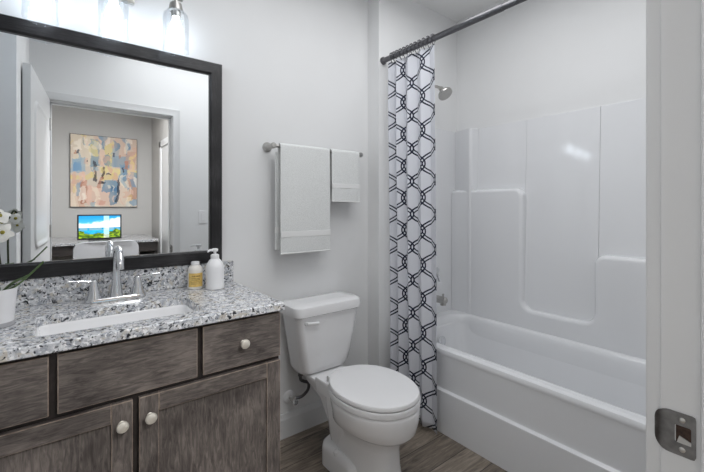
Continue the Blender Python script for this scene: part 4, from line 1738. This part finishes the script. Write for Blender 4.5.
mo = thing('computer_monitor', 'black edged monitor showing a tropical beach, standing on the desk', 'monitor', (0.433, HY + 0.82, DKZ))
MXa, MXb, MYm, MZa, MZb = 0.198, 0.668, HY + 0.86, DKZ + 0.012, DKZ + 0.325
b = box(BM(), MXa, MXb, MYm - 0.03, MYm, MZa, MZb, 0.004)
obj('bezel', b, M['black'], mo)
def screen_fn(u_, v_):
    n1 = vn(u_, v_, 6) * 0.6 + vn(u_, v_, 14) * 0.4
    if v_ > 0.46:
        t = (v_ - 0.46) / 0.54
        blue = np.array((20, 150, 215)) * t + np.array((110, 205, 235)) * (1 - t)
        edge = 0.66 + 0.22 * u_
        k = max(0, min(1, (edge + (n1 - 0.5) * 0.25 - v_) * 9 + 0.5))
        c = blue * (1 - k) + np.array((244, 246, 252)) * k
    else:
        c = np.array((40, 190, 205)) * (0.55 + 0.7 * n1) + np.array((0, 0, 30))
        if v_ > 0.36 and n1 > 0.45:
            c = np.array((120, 170, 190))
    green_h = 0.12 + 0.16 * vn(u_, 0.3, 9) + (0.14 if u_ > 0.72 else 0) + (0.1 if u_ < 0.12 else 0)
    if v_ < green_h:
        k = vn(u_, v_, 22)
        c = np.array((165, 195, 30)) * (1 - k) + np.array((22, 55, 14)) * k
    if abs(u_ - 0.655) < 0.07:
        c = c * 0.35 + np.array((245, 248, 250)) * 0.65
    c = np.clip(c, 0, 255) / 255.0
    return [x / 12.92 if x <= 0.04045 else ((x + 0.055) / 1.055) ** 2.4 for x in c]


b = BM()
paint_grid(b, (MXa + 0.016, MYm + 0.0008, MZa + 0.018), (MXb - MXa - 0.032, 0, 0), (0, 0, MZb - MZa - 0.034), SN, SN // 2, screen_fn)
obj('screen', b, M['screen'], mo, smooth=False)
b = BM()
box(b, (MXa + MXb) / 2 - 0.12, (MXa + MXb) / 2 + 0.12, MYm - 0.12, MYm + 0.04, DKZ + 0.0003, DKZ + 0.010, 0.003)
box(b, (MXa + MXb) / 2 - 0.03, (MXa + MXb) / 2 + 0.03, MYm - 0.06, MYm - 0.031, DKZ + 0.009, DKZ + 0.16, 0.004)
obj('stand', b, M['black'], mo)

chx, chy = 0.475, -1.50
ch = thing('desk_chair', 'pale grey upholstered chair facing the desk, seen in the mirror', 'chair', (chx, chy - 0.2, 0))
b = BM()
rings = []
for i in range(9):
    a = -1 + 2 * i / 8
pr = round_poly([(-0.33, 0.50), (0.33, 0.50), (0.33, 0.865), (-0.33, 0.865)], [0.05, 0.05, 0.10, 0.10], 8)
for dy in (0.0, 0.008, 0.052, 0.06):
    s_ = 0.975 if dy in (0.0, 0.06) else 1.0
    rings.append([Vector((chx + p.x * s_, chy - dy - 0.10 * (p.x / 0.33) ** 2, 0.68 + (p.y - 0.68) * s_)) for p in pr])
loft(b, rings)
obj('backrest', b, M['chair_cloth'], ch, angle=60)
b = box(BM(), chx - 0.27, chx + 0.27, chy - 0.58, chy - 0.09, 0.43, 0.52, 0.03, 4)
obj('seat', b, M['chair_cloth'], ch)
for sx in (-0.23, 0.23):
    for sy in (-0.53, -0.13):
        b = BM()
        tube(b, [(chx + sx, chy + sy, 0.44), (chx + sx * 1.08, chy + sy, 0.0)], [0.018, 0.012], 12)
        obj('leg', b, M['desk_wood'], ch)
